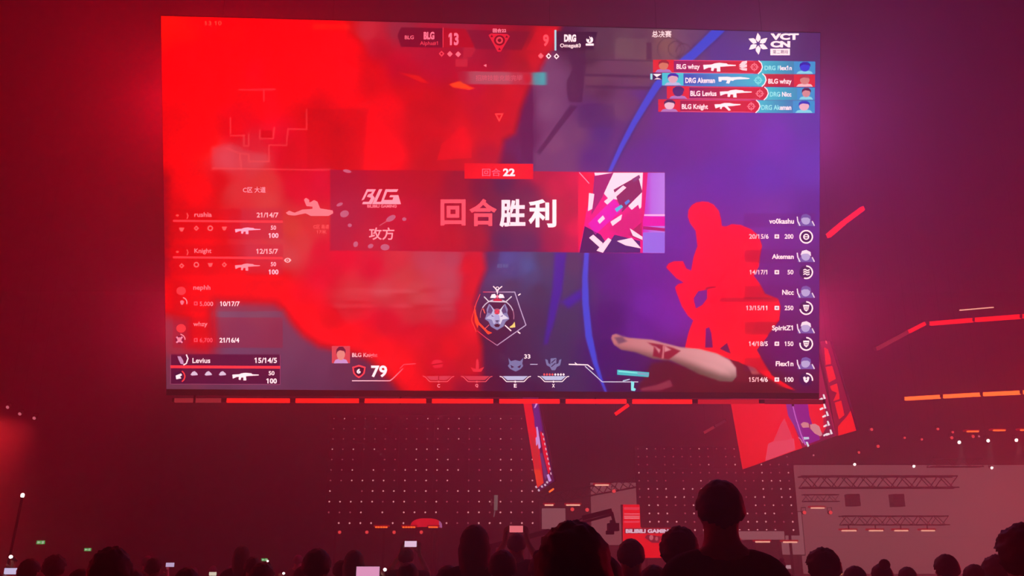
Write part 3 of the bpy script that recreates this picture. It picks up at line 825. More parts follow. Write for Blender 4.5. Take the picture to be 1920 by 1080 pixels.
for p, cc in (([(1114, 330), (1150, 324), (1128, 372), (1108, 404)], (176, 34, 112)), ([(1150, 356), (1196, 330), (1204, 360), (1166, 398)], (150, 36, 92)), ([(1102, 420), (1150, 372), (1168, 392), (1116, 440)], (232, 10, 180)),
              ([(1140, 430), (1196, 384), (1204, 408), (1176, 446)], (226, 14, 120)), ([(1086, 474), (1096, 424), (1126, 440), (1148, 474)], (66, 26, 92)), ([(1128, 474), (1152, 440), (1200, 452), (1200, 474)], (84, 36, 110)), ([(1176, 440), (1203, 416), (1203, 452)], (190, 16, 90))):
    k_.poly(p, cc, 4)
for p in ([(1132, 378), (1168, 348), (1174, 352), (1138, 384)], [(1104, 446), (1112, 440), (1130, 456), (1124, 464)], [(1180, 428), (1204, 444), (1204, 450), (1186, 442)], [(1118, 470), (1140, 446), (1146, 450), (1130, 474)], [(1156, 452), (1184, 446), (1202, 466), (1172, 460)], [(1104, 362), (1114, 364), (1110, 392), (1102, 396)], [(1144, 416), (1166, 402), (1164, 412), (1148, 424)], [(1120, 414), (1130, 404), (1134, 410), (1124, 420)]):
    k_.poly(p, (250, 224, 242), 5)
for p, cc in (([(1152, 392), (1164, 384), (1168, 388), (1156, 398)], (60, 190, 230)), ([(1170, 380), (1178, 374), (1181, 378), (1173, 385)], (40, 130, 220)), ([(1184, 336), (1198, 328), (1200, 334), (1188, 342)], (150, 60, 120))):
    k_.poly(p, cc, 6)
k_.line([(1086, 324), (1104, 344)], 1.6, (255, 150, 190), 5)
k_.build('artwork_card', BO)

# player rows, left
def orb(dk, x, y, r, a0, a1, col, arc):
    dk.ring(x, y, r, 1.8, arc, 3, a0, a1, 18)
    dk.poly([(x - r * .45, y - r * .2), (x, y - r * .5), (x + r * .45, y - r * .2), (x + r * .2, y + r * .45), (x - r * .2, y + r * .45)], col, 3)
LEFT = [('rushia', (365, 398, 397.5, 406.8), '21/14/7', (481.6, 398.6, 522.5, 408), 0), ('Knight', (365, 466, 397, 477), '12/15/7', (481, 466.6, 521.8, 476), 68.3),
        ('nephh', (363, 534.5, 395, 546), '10/17/7', (413, 565, 450, 574), None), ('whzy', (363, 603, 389.5, 614), '21/16/4', (412, 633, 449, 642.3), None), ('Levius', (361.4, 671, 394.8, 680.5), '15/14/5', (477.7, 670.5, 519.6, 680.5), 272)]
for i, (nm, nb, kda, kb, dy) in enumerate(LEFT):
    d = D()
    iw = ink(k=.45); dim = ink((255, 170, 190), k=.62)
    py = 391 + i * 68.2
    if dy is not None and i < 2:
        d.poly([(325, 412.3 + dy), (530, 413.8 + dy), (530, 417.8 + dy), (325, 416 + dy)], (255, 62, 74), 2)
        for q, x in enumerate((341, 368.5, 394.6, 421)):
            y = 428 + dy - (0 if q else -2)
            if (q + i) % 3 == 0:
                d.poly([(x - 5, y - 3), (x + 5, y - 3), (x + 2, y + 4), (x - 2, y + 4)], (255, 96, 100), 2)
            elif (q + i) % 3 == 1:
                d.poly([(x - 5, y), (x, y - 5), (x + 5, y), (x, y + 5)], (255, 100, 104), 2); d.ell(x, y, 1.8, 1.8, (230, 20, 30), 3, n=8)
            else:
                d.ring(x, y, 4, 2.2, (255, 110, 116), 2, 0, 360, 14)
        d.ell(333, 404 + dy, 3, 2, (255, 80, 80), 2, n=8); d.line([(351, 400 + dy), (353, 405 + dy), (351, 410 + dy)], 1.6, (255, 90, 92), 2)
        if i == 1:
            d.poly([(532.5, 488), (536, 484.5), (540, 483.4), (544, 484.8), (546.5, 488), (543, 491.6), (539, 492.6), (535, 491)], (255, 186, 190), 2); d.ell(539.5, 488, 3, 3, (206, 60, 70), 3, n=10); d.ell(539.5, 488, 1.3, 1.3, (255, 186, 190), 4, n=8)
    elif dy is None:
        orb(d, 342 if i == 2 else 337, 567 if i == 2 else 637, 9 if i == 2 else 10.5, -80, 20 if i == 2 else 0, (240, 120, 140), (250, 150, 165))
        if i == 3:
            d.ell(337, 637, 8, 8, (150, 24, 60), 2, n=16)
            d.line([(332, 632), (342, 642)], 3, (240, 150, 180), 3); d.line([(342, 632), (332, 642)], 3, (240, 150, 180), 3)
        y = 569 if i == 2 else 637.5
        d.rect(364, y - 3.6, 371, y + 3.6, (250, 80, 96), 2); d.rect(366, y - 1.7, 369, y + 1.7, (226, 16, 30), 3)
        d.ell(340, py + 12 + 140 * 0 + (6 if i == 2 else 8), 9, 8, (244, 60, 70), 2, n=12)
    else:
        d.poly([(320, 685), (525.6, 686.2), (525.6, 691), (320, 690)], (255, 58, 72), 2)
        d.ring(336, 705.5, 11, 2.2, (255, 70, 70), 3, -60, 60, 12); d.ell(336, 705.5, 9.5, 9.5, (70, 14, 60), 2, n=18)
        d.poly([(330, 704), (340, 700), (342, 703), (338, 706), (341, 709), (331, 711)], WH, 3)
        for x in (364.5, 391, 417.5):
            d.poly([(x - 7, 702.5), (x - 3, 697), (x + 1, 695.5), (x + 6, 700), (x + 7, 703), (x - 4, 704)], (230, 200, 226), 3)
        d.line([(320, 664.5), (320, 720), (525.6, 720.8), (525.6, 665)], 1, (170, 70, 110), 2)
        d.poly([(333, 668), (339, 668), (344, 676), (345, 683), (339, 682), (335, 674)], (216, 150, 190), 2); d.line([(350, 665), (353, 672), (350, 681), (345, 684)], 2.2, WH, 3)
    po = d.build('player_panel', screen)
    t = D(); t.text(nm, nb, ink(k=.55) if i < 4 else WH, bold=.015); t.text(kda, kb, ink(k=.3) if i < 4 else WH, bold=.02)
    if i < 2:
        t.text('50', (508, 423 + dy, 518, 431 + dy), (255, 190, 205), bold=.02); t.text('100', (504, 437 + dy, 522.5, 446.3 + dy), (255, 200, 220), bold=.03)
    elif i == 2:
        t.text('5,000', (375, 565.5, 400, 575), ink(k=.6), bold=.01)
    elif i == 3:
        t.text('6,700', (375, 633.5, 399, 643), (250, 90, 110), bold=.01)
    else:
        t.text('50', (504, 695.5, 515, 703.5), WH, bold=.02); t.text('100', (500, 709.3, 519.6, 718.8), WH, bold=.03)
    t.build('player_lettering', po)
    if i in (0, 1, 4):
        g = D()
        rifle(g, [(441, 426.5, 489, 439), (441, 494, 488, 507.5), None, None, (436, 698.6, 485.5, 713)][i], [(255, 176, 206), (255, 150, 166), 0, 0, WH][i], 'cabba'[i] if i else 'a')
        g.build('rifle_icon', po)

# player rows, right
RIGHT = [('vo0kashu', (1441.5, 409.8, 1488, 419.6), '20/15/6', (1404, 439, 1440.6, 447.8), '200', 444, 413, 359), ('Akeman', (1446.7, 476.6, 1487.6, 485.6), '14/17/1', (1405, 506, 1438, 514.6), '50', 510.4, 480.5, 200), ('Nicc', (1466, 543.3, 1487.6, 552.8), '13/15/11', (1398.5, 573, 1438, 581.6), '250', 577.6, 547.5, 260),
         ('SpiritZ1', (1447, 610, 1486, 622), '14/18/5', (1403.5, 640, 1439, 648.8), '150', 644.6, 614, 280), ('Flex1n', (1454, 677, 1487, 686.4), '15/14/6', (1403.5, 707, 1439, 715.9), '100', 711.7, 681, 100)]
for i, (nm, nb, kda, kb, cr, ry, fy, arc) in enumerate(RIGHT):
    d = D()
    d.ell(1511, ry, 12.5, 12.5, (58, 16, 92), 1, n=22)
    d.ring(1511, ry, 11.6, 2.6, WH, 3, -90, -90 + arc, 26)
    if i == 0:
        d.ring(1511, ry, 4.6, 2.2, WH, 3); d.line([(1506, ry), (1516, ry)], 1.6, WH, 3)
    elif i == 4:
        d.poly([(1505, ry - 4), (1508, ry - 6), (1511, ry - 3), (1514, ry - 6), (1517, ry - 4), (1515, ry + 3), (1511, ry + 6), (1507, ry + 3)], WH, 3); d.ell(1511, ry - 1, 1.4, 1.4, (40, 20, 90), 4, n=8)
    elif i == 1:
        for q in (-4, 0, 4):
            d.line([(1506, ry + q), (1509, ry + q - 1.4), (1513, ry + q + 1), (1517, ry + q - .6)], 2, WH, 3)
    else:
        d.poly([(1505, ry - 6), (1517, ry - 6), (1515, ry + 3), (1511, ry + 6.5), (1507, ry + 3)], WH, 3); d.line([(1507, ry - 2), (1515, ry - 2)], 1.4, (60, 20, 100), 4); d.line([(1508, ry + 1.5), (1514, ry + 1.5)], 1.4, (60, 20, 100), 4)
    x, y = 1456.2, kb[1] / 2 + kb[3] / 2
    d.rect(x - 4.2, y - 3.8, x + 4.2, y + 3.8, WH, 2); d.rect(x - 2, y - 1.8, x + 2, y + 1.8, (120, 34, 100), 3); d.ell(x, y, .9, .9, WH, 4, n=6)
    po = d.build('player_panel', screen)
    t = D(); t.text(nm, nb, WH, bold=.025); t.text(kda, kb, lambda x, y: np.stack([np.full(len(x), 255.), 206 + 40 * (x > 1428), 216 + 36 * (x > 1428)], 1), bold=.015)
    t.text(cr, ((1470.5 if len(cr) == 3 else 1475.8), kb[1], 1487, kb[3]), WH, bold=.02); t.build('player_lettering', po)
    g = D(); y = fy; lil, lil2, wt = (196, 170, 220), (130, 90, 170), (240, 230, 246)
    g.poly([(1494, y + 11), (1498, y + 3), (1505, y - 1), (1516, y - 1), (1523, y + 4), (1526, y + 11)], lil2, 2)
    g.ell(1510, y - 1, 8.5, 9.5, lil, 3, .2 * (i - 2), 14)
    g.poly([(1500, y - 2), (1503, y - 10), (1511, y - 12), (1519, y - 8), (1520, y), (1514, y - 5), (1506, y - 5)], wt if i % 2 else lil2, 4)
    g.line([(1494, y - 6), (1495, y + 2), (1499, y + 10)], 2.2, wt, 4)
    g.line([(1522, y + 2), (1526, y + 10)], 2, wt, 4)
    g.build('player_picture', po)

# lower hud: health and abilities
d = D()
d.poly([(660.6, 688), (673, 684), (685.8, 688), (684, 700), (678, 706), (673, 709), (668, 706), (662.5, 700)], (250, 70, 84), 2)
d.poly([(663.5, 690), (673, 687), (683, 690), (681.3, 699), (677, 703.4), (673, 705.6), (669, 703.4), (665, 699)], (96, 20, 52), 3)
lw = ink((244, 206, 222), .7)
d.line([(660.5, 713.8), (731, 713.8), (737, 709.5), (755.6, 691)], 1.8, lw); d.line([(750, 690.5), (757, 683.6), (779, 681.8)], 1.4, lw)
d.line([(994, 683), (1007.5, 683)], 1.5, (210, 190, 220)); d.line([(1066.6, 683), (1101.7, 684), (1112, 692.5)], 2, WH); d.line([(1097, 686.7), (1129, 715.8), (1158, 715.8), (1196, 716)], 1.6, (226, 210, 232)); d.line([(1078, 680), (1083, 684)], 1.5, WH)
for i, x in enumerate((822.5, 894, 966, 1037.5)):
    cf = [(226, 60, 80), (226, 60, 80), (204, 190, 226), (206, 196, 230)][i]
    ce = [(240, 90, 104), (240, 90, 104), WH, WH][i]
    d.poly([(x - 24, 705), (x + 24, 705), (x + 15, 712.5), (x - 15, 712.5)], cf, 2)
    d.line([(x - 29, 705.5), (x - 25, 706.5), (x - 16.5, 715.3), (x + 16.5, 715.3), (x + 25, 706.5), (x + 29, 705.5)], 1.4, ce, 3)
    d.poly([(x - 2.2, 715.3), (x, 713), (x + 2.2, 715.3), (x, 717.6)], ce, 4)
    if i == 0:
        d.line([(x, 705), (x, 713)], 1.6, (190, 14, 36), 3)
for k in range(8):
    d.poly([(1018 + k * 5.2, 702), (1020.2 + k * 5.2, 699.4), (1022.4 + k * 5.2, 702), (1020.2 + k * 5.2, 704.6)], (246, 96, 96) if k < 4 else WH, 3)
d.ell(820, 682, 11, 8, (232, 40, 60), 2, n=14); d.line([(810, 684), (830, 681)], 2.5, (206, 12, 36), 3)
d.poly([(882, 688), (892, 692), (893, 676), (895, 672), (897, 676), (898, 692), (908, 688), (902, 697), (888, 697)], (234, 50, 66), 2)
gm = (140, 120, 168)
d.poly([(953, 671), (958, 677), (966, 675), (975, 677), (981, 671), (979, 682), (981, 686), (976, 692), (967, 696.5), (957, 692), (952, 686), (955, 682)], gm, 2)
d.poly([(957, 684), (964, 688), (959, 690)], (66, 30, 74), 3); d.poly([(977, 684), (969.5, 688), (974.5, 690)], (66, 30, 74), 3)
d.poly([(1022, 673), (1027, 675), (1028, 681), (1032, 683), (1032, 672), (1043, 671), (1043, 683), (1047, 681), (1048, 675), (1052.6, 673), (1050, 685), (1044, 688), (1041, 694), (1034, 694), (1031, 688), (1025, 685)], gm, 2)
d.line([(1034, 680), (1041, 674)], 1.8, (78, 40, 86), 3); d.line([(1034, 687), (1041, 681)], 1.8, (78, 40, 86), 3)
d.poly([(1157, 693), (1217, 698), (1216, 707), (1157, 702.5)], (50, 190, 200), 2); d.line([(1160, 696), (1194, 699)], 2.2, (150, 246, 240), 3); d.line([(1196, 700), (1214, 702)], 4, (140, 170, 200), 3)
d.poly([(1183, 714), (1189, 716), (1188, 727), (1192, 729), (1190, 733), (1183, 732)], (150, 240, 244), 3); d.line([(1168, 714), (1180, 711)], 2, (200, 214, 236), 3)
HO = d.build('ability_bar', screen)
t = D(); t.text('79', (696, 685, 726, 707.3), WH, bold=.03); t.text('6', (669, 691, 676.4, 700.2), WH, 4, bold=.04)
t.text('BLG Knight', (660.5, 661.5, 708, 671.5), ink(k=.75), bold=.02); t.text('33', (982.7, 664.2, 994.3, 672.2), WH, bold=.02)
for s_, x, c in (('C', 822.5, (250, 140, 155)), ('Q', 894, (250, 140, 155)), ('E', 966, WH), ('X', 1037.5, WH)):
    t.text(s_, (x - 2.6, 719.6, x + 2.6, 726.4), c, bold=.03)
t.build('ability_lettering', HO)
bust(D(), (622.4, 648.6, 656.5, 681), (226, 70, 84), (232, 138, 130), (120, 30, 60), (216, 150, 210), 2).build('player_picture', HO)

# wolf emblem in a pentagon
e = D()
pk = lambda x, y: np.stack([np.interp(x, [890, 910, 925, 960], [244, 236, 190, 210]), np.interp(x, [890, 910, 925, 960], [30, 60, 130, 170]), np.interp(x, [890, 910, 925, 960], [44, 90, 170, 205])], 1)
e.line([(906, 547.5), (931, 547.5)], 1.6, pk); e.line([(931, 547.5), (965, 547.5), (975, 578), (986, 609.4), (958, 629), (932, 647.4)], 1.8, pk); e.line([(932, 647.4), (912, 634), (894.5, 620)], 1.4, pk); e.line([(900, 552), (893, 568), (884, 600), (893, 622)], 1.2, (250, 70, 60))
e.ring(932, 593, 31.5, 2, (222, 190, 214), 2, -150, -20, 20); e.ring(932, 593, 31.5, 1.6, (190, 110, 140), 2, -20, 10, 6); e.ring(932, 593, 31.5, 1.6, (200, 90, 110), 2, -185, -150, 6)
e.line([(908, 556.5), (916, 565), (948, 566), (959, 556)], 2, (232, 214, 226), 3)
e.line([(925, 537), (930, 542), (932, 547), (935, 542), (941, 537)], 1.8, WH, 3); e.ring(932.5, 540.5, 2.6, 1.2, WH, 3, 0, 360, 12); e.line([(932.5, 546), (932.5, 551)], 1.6, WH, 3)
e.poly([(919, 558.5), (922, 552), (928, 551), (931, 556), (929, 559)], WH, 3); e.poly([(946, 558.5), (943, 552), (937, 551), (934, 556), (936, 559)], WH, 3)
e.poly([(932.5, 552), (935, 556), (932.5, 560), (930, 556)], (250, 130, 160), 4); e.poly([(924, 562), (932, 559), (942, 562), (940, 564.5), (926, 564.5)], (226, 30, 66), 4)
e.poly([(889.5, 572), (893, 590), (898, 604), (906, 612), (914, 620), (923, 624), (915, 627), (907, 618), (897, 608), (895.5, 615), (890, 602)], (255, 74, 24), 3)
e.poly([(955, 613), (961, 609), (965, 603), (966, 613.5), (957, 614.5)], (244, 222, 120), 3)
e.line([(947, 610), (958, 620)], 2, WH, 3); e.line([(972, 553.5), (975.5, 551)], 2, WH, 3); e.line([(971, 622), (975, 625)], 2, WH, 3); e.line([(906, 579), (909, 587)], 1.6, (250, 110, 90), 3); e.line([(908, 617), (917, 609)], 1.2, (240, 100, 100), 3)
EO = e.build('wolf_emblem', screen)
w = D()
G1, G2, G3, G4 = (200, 186, 222), (150, 130, 178), (232, 222, 240), (112, 70, 120)
w.poly([(917, 569), (926, 580), (932, 578), (938, 580), (947, 569), (952, 580), (951, 587), (955, 598), (948, 603), (944, 612), (932, 619), (920, 612), (916, 603), (909, 598), (913, 587), (912, 580)], G2, 4)
w.poly([(918, 573), (925, 581), (921, 588), (914, 586)], G4, 5); w.poly([(946, 573), (939, 581), (943, 588), (950, 586)], G4, 5)
w.poly([(919, 571), (927, 581), (932, 584), (930, 604), (926, 608), (922, 599), (910, 597), (921, 589), (924, 582)], G1, 6); w.poly([(945, 571), (937, 581), (932, 584), (934, 604), (938, 608), (942, 599), (954, 597), (943, 589), (940, 582)], G3, 6)
w.poly([(928, 590), (936, 590), (938, 603), (932, 606), (926, 603)], (190, 170, 216), 7); w.poly([(928.5, 600), (935.5, 600), (934, 604.5), (930, 604.5)], (120, 90, 130), 8)
w.poly([(926, 609), (932, 606.5), (938, 609), (935, 613), (929, 613)], (50, 16, 50), 8)
w.poly([(921, 590.5), (927, 593.5), (922, 593)], (50, 20, 130), 8); w.poly([(943, 590.5), (937, 593.5), (942, 593)], (50, 20, 130), 8)
w.ell(931.8, 584, 5.4, 5.6, (190, 80, 96), 8, n=14); w.line([(928, 580.5), (935.6, 588)], 1.6, (246, 40, 76), 9); w.line([(935.6, 580.5), (928, 588)], 1.6, (246, 40, 76), 9)
w.build('wolf_head', EO)
# ------------------------------------------------------------------ light bar under the main screen
M_BAR = glow('bar_red', (255, 20, 8), 2.4)
M_BAR2 = glow('bar_red_dim', (220, 60, 70), .55)
M_BAR3 = glow('bar_red_faint', (150, 50, 70), .45)
M_BARO = glow('bar_orange', (255, 96, 34), 3.4)
M_BARP = glow('bar_pale', (255, 176, 150), 2.2)
M_DIMW = glow('bar_wine', (170, 24, 50), .5)

def hang(root, p, top=None):
    c = MB(root.location); c.tube(p, (p[0], p[1], HALL['z1'] if top is None else top), .0016, 5)
    return c.build('hanging_cable', M_CABLE, root)

def light_bar(pts, Y, w, label, mats, group=None, cables=True, name='light_bar'):
    """tubes between successive photo points at the given distances; one segment per piece"""
    Ys = Y if isinstance(Y, (list, tuple)) else [Y] * len(pts)
    P3 = [at(p[0], p[1], y) for p, y in zip(pts, Ys)]
    root = empty(name, (P3[0] + P3[-1]) / 2, label, 'light', group)
    r = MB(root.location)
    off = Vector((0, w * .6, w * .2))
    for a, b in zip(P3[:-1], P3[1:]):
        r.bar(a + off, b + off, w * .9, w * .9)
    r.build('rail', M_BLACK, root)
    for i, (a, b) in enumerate(zip(P3[:-1], P3[1:])):
        d = (b - a); g = d * min(.06, .06 / max(d.length, .01))
        s = MB(root.location); s.bar(a + g, b - g, w * .8, w)
        o = s.build('light_segment', mats[i % len(mats)], root)
    if cables:
        for p in (P3[0].lerp(P3[-1], .1) + off, P3[0].lerp(P3[-1], .9) + off):
            hang(root, p)
    return root

lbx = [322, 420, 549, 678.5, 804.5, 930.5, 1055, 1180, 1303, 1428, 1548]
YB = (Q[2].y + Q[3].y) / 2
light_bar([(x, 751 + (x - 420) * .0025) for x in lbx], YB, px(7.5, YB), 'long straight red light bar running under the main video screen', [M_BAR2, M_BAR, M_BAR, M_BAR, M_BAR, M_BAR, M_BAR, M_BAR, glow('bar_red_low', (236, 24, 36), .9), M_DIMW], cables=False)
for c_ in [o for o in bpy.data.objects if o.name.startswith('light_bar')][:1]:
    for t in (.04, .35, .65, .96):
        r = MB(c_.location)
        p = Q[3].lerp(Q[2], t); r.bar(p - Vector((0, -.12, .02)), p - Vector((0, -.12, .24)), .05, .03, (1, 0, 0))
        r.build('bracket', M_BLACK, c_)

light_bar([(1552, 443), (1584, 416), (1619, 390)], [26, 27, 28], px(9, 26), 'short slanted red light bar beside the upper right of the main screen', [M_BAR])
light_bar([(1642, 655), (1702, 623), (1735, 606)], [30, 31, 31.5], px(7, 30), 'slanting red light bar rising to the corner of the right ring frame', [M_BAR2, M_BAR])
light_bar([(1742, 607), (1827, 600), (1916, 593.5), (2010, 588)], [31.5, 30, 28.5, 27], px(8, 30), 'long red light bar along the upper right ring frame', [M_BAR])
light_bar([(1694, 748), (1766, 743.7), (1841, 739.5), (1916, 736), (1990, 732)], [30, 29, 28, 27, 26], px(7, 28), 'bright orange red light bar below the right ring frame', [M_BARO])
light_bar([(1796, 582), (1866, 576)], 33, px(2, 33), 'thin pale light strip above the right ring frame', [M_BARP])
light_bar([(1152, 778), (1180, 758)], 23, px(6, 23), 'short slanted red light bar poking out below the main screen', [M_BAR])
light_bar([(1319, 812), (1340, 800), (1361, 788)], 25, px(5, 25), 'faint slanted red light bar left of the tilted red screen', [M_BAR2, M_BAR3])

# ------------------------------------------------------------------ further screens of the hanging ring
def side_screen(BLp, BRp, TLp, TRp, yl, yr, label):
    """plane from the two lower corners and the run of the left edge; upper corners land on that plane"""
    a, b = at(*BLp, yl), at(*BRp, yr)
    best = None
    for k in range(-200, 400):
        y = yl + k * .02
        c = at(*TLp, y)
        q = abs((c - a).normalized().dot((b - a).normalized()))
        if best is None or q < best[0]:
            best = (q, c)
    c = best[1]
    n = (b - a).cross(c - a).normalized()
    pl = Plane(a, n)
    d = Vector(pl.pts([TRp])[0])
    root = empty('video_screen', (a + b) / 2, label, 'screen', None)
    m = MB(root.location); m.slab([p - pl.n * .02 for p in (a, b, d, c)], .04, -pl.n)
    m.build('cabinet', M_CAB, root)
    for t in (.2, .8):
        p = c.lerp(d, t) - pl.n * .12
        hang(root, p)
    return root, pl

# A: tilted screen seen below the right end
rA, pA = side_screen((1393, 880), (1568, 817), (1352, 640), (1521, 610), 36, 26, 'tilted video screen hanging below the right end of the main screen, mostly red')
EMIT_OLD = emit
def emit(rgb, x=None):
    return np.clip(lin(rgb) / FAR_T, .0005, None)
FAR_T = 0.62
d = Deck(pA, rA.location); d.STEP = .012
d.poly([(1393, 880), (1568, 817), (1521, 610), (1352, 640)], (150, 20, 60), 0.2)
d.poly([(1393, 880), (1370, 752), (1478, 752), (1484, 785), (1505, 840)], (255, 18, 8), 1)
d.poly([(1437, 864), (1440, 845), (1452, 826), (1465, 795), (1472, 784), (1484, 812), (1493, 843)], (240, 64, 84), 2)
d.poly([(1437, 864), (1442, 832), (1450, 828), (1468, 826), (1491, 822), (1493, 843)], (244, 76, 98), 3)
d.poly([(1474, 750), (1488, 750), (1500, 790), (1515, 833), (1506, 830), (1492, 800), (1480, 780)], (112, 44, 150), 3)
d.poly([(1488, 750), (1522, 750), (1528, 790), (1536, 812), (1540, 828), (1516, 834), (1508, 826)], (118, 22, 138), 2)
d.line([(1487, 752), (1494, 780), (1505, 815), (1513, 834)], 2, (206, 110, 214), 4); d.line([(1500, 820), (1504, 823), (1508, 830)], 1.4, (230, 150, 200), 4)
d.poly([(1516, 750), (1548, 752), (1552, 800), (1546, 812), (1527, 800), (1520, 780)], (250, 16, 16), 3)
d.poly([(1548, 740), (1568, 817), (1540, 826), (1546, 812), (1546, 770)], (110, 14, 60), 3)
d.poly([(1504, 795), (1509, 791), (1517, 792), (1521, 796), (1531, 794), (1539, 799), (1545, 815), (1541, 818), (1530, 812), (1520, 801), (1508, 802)], (214, 142, 150), 4)
d.line([(1521, 795), (1522, 803)], 2, (130, 30, 60), 5)
d.poly([(1510, 819), (1520, 819), (1521, 823), (1511, 824)], (200, 226, 244), 5); d.poly([(1514, 828), (1518, 828), (1521, 836), (1518, 838)], (226, 240, 250), 5)
d.poly([(1513, 834), (1540, 824), (1552, 800), (1560, 820), (1530, 832)], (104, 12, 48), 3)
A1 = d.build('picture', rA)
d = Deck(pA, rA.location); d.STEP = .012
for x, y, s in ((1547, 746, 1), (1548, 764, 1), (1553, 778, 1), (1555, 796, 1), (1560, 812, 1)):
    d.poly([(x - 7, y + 2), (x - 1, y - 1), (x + 1, y + 2), (x - 6, y + 5)], WH, 6); d.poly([(x, y - 7), (x + 3, y - 7), (x + 6, y + 1), (x + 2, y + 2)], WH, 6)
d.poly([(1548, 815), (1556, 811), (1557, 814), (1549, 818)], WH, 6)
d.build('player_lettering', A1)

# B: the next screen of the ring, nearly edge on
rB, pB = side_screen((1568, 817.5), (1606, 807), (1538, 640), (1556, 640), 26, 22.5, 'narrow video screen seen nearly edge on, beside the tilted red screen')
d = Deck(pB, rB.location); d.STEP = .012
d.poly([(1568, 817.5), (1606, 807), (1556, 640), (1538, 640)], (122, 10, 40), .2)
d.poly([(1573, 817), (1606, 807), (1596, 770), (1588, 782), (1576, 795), (1572, 800)], (255, 24, 8), 1)
for q in ([(1547, 651), (1554, 655), (1559, 672), (1560, 682), (1550, 684)], [(1550, 688), (1562, 686), (1569, 710), (1556, 717)], [(1558, 724), (1571, 719), (1575, 738), (1576, 748), (1564, 752), (1571, 736), (1561, 732)], [(1567, 755), (1579, 751), (1585, 778), (1575, 786), (1571, 772)]):
    d.poly(q, (255, 30, 12), 2)
d.poly([(1549, 637), (1552, 640), (1553, 645), (1550, 643)], (250, 90, 90), 2)
d.build('picture', rB)

# C: slim screen below the middle
rC, pC = side_screen((1010, 922), (1039, 902), (972, 700), (1000, 700), 32, 27, 'slim video screen seen nearly edge on below the middle of the main screen')
d = Deck(pC, rC.location); d.STEP = .012
d.poly([(1010, 922), (1039, 902), (1000, 700), (972, 700)], (70, 20, 70), .2)
d.poly([(981, 750), (996, 750), (1003, 790), (1012, 840), (1020, 905), (1008, 915)], (250, 20, 14), 1)
d.poly([(994, 810), (1010, 836), (1013, 870), (1021, 905), (1010, 914), (1003, 870)], (216, 40, 34), 2)
d.poly([(1003, 880), (1015, 880), (1021, 905), (1010, 912)], (250, 60, 14), 3)
d.poly([(1000, 750), (1010, 756), (1019, 806), (1013, 812), (1004, 800)], (82, 32, 130), 2)
d.poly([(1013, 805), (1021, 815), (1034, 880), (1030, 890), (1020, 850)], (238, 16, 40), 2)
d.poly([(1013, 850), (1018, 850), (1029, 893), (1023, 900)], (92, 50, 110), 2)
for q in ([(1008, 754), (1011, 756), (1007, 764), (1004, 765)], [(1008, 800), (1011, 800), (1017, 838), (1013, 842), (1009, 815)], [(1007, 820), (1011, 818), (1011, 832), (1008, 836)], [(1028, 890), (1032, 888), (1037, 901), (1032, 903)]):
    d.poly(q, (214, 160, 236), 4)
for k in range(9):
    x = 1020 + k * 1.9; y = 812 + k * 9.2
    d.poly([(x, y), (x + 2, y - 1), (x + 3, y + 4), (x + 1, y + 4)], (236, 180, 200), 5)
for x, y in ((1008, 912), (1013, 918), (1019, 911), (1025, 908), (1029, 903)):
    d.poly([(x - 2, y), (x + 1, y - 2), (x + 3, y + 2), (x, y + 3)], (226, 190, 214), 5)
d.build('picture', rC)

# ------------------------------------------------------------------ stage, LED walls, glowing backdrop
M_STAGE = mat('stage_black', (0.022, 0.016, 0.02), .7, 0, .3, 3)
M_FASCIA = mat('stage_fascia', (0.10, 0.02, 0.03), .8, 0, .3, 3)
st = empty('stage', (0, 36, 0), 'low dark stage behind the crowd', 'stage')
m = MB(st.location); m.box((4, 41, .55), (56, 10, 1.1)); m.build('platform', M_STAGE, st)
m = MB(st.location); m.box((4, 35.9, .5), (56, .12, 1.0)); m.build('fascia', M_FASCIA, st)
for k in range(14):
    m = MB(st.location); m.box((-24 + k * 4.2, 35.78, .5), (.08, .1, .96)); m.build('fascia_post', M_BLACK, st)

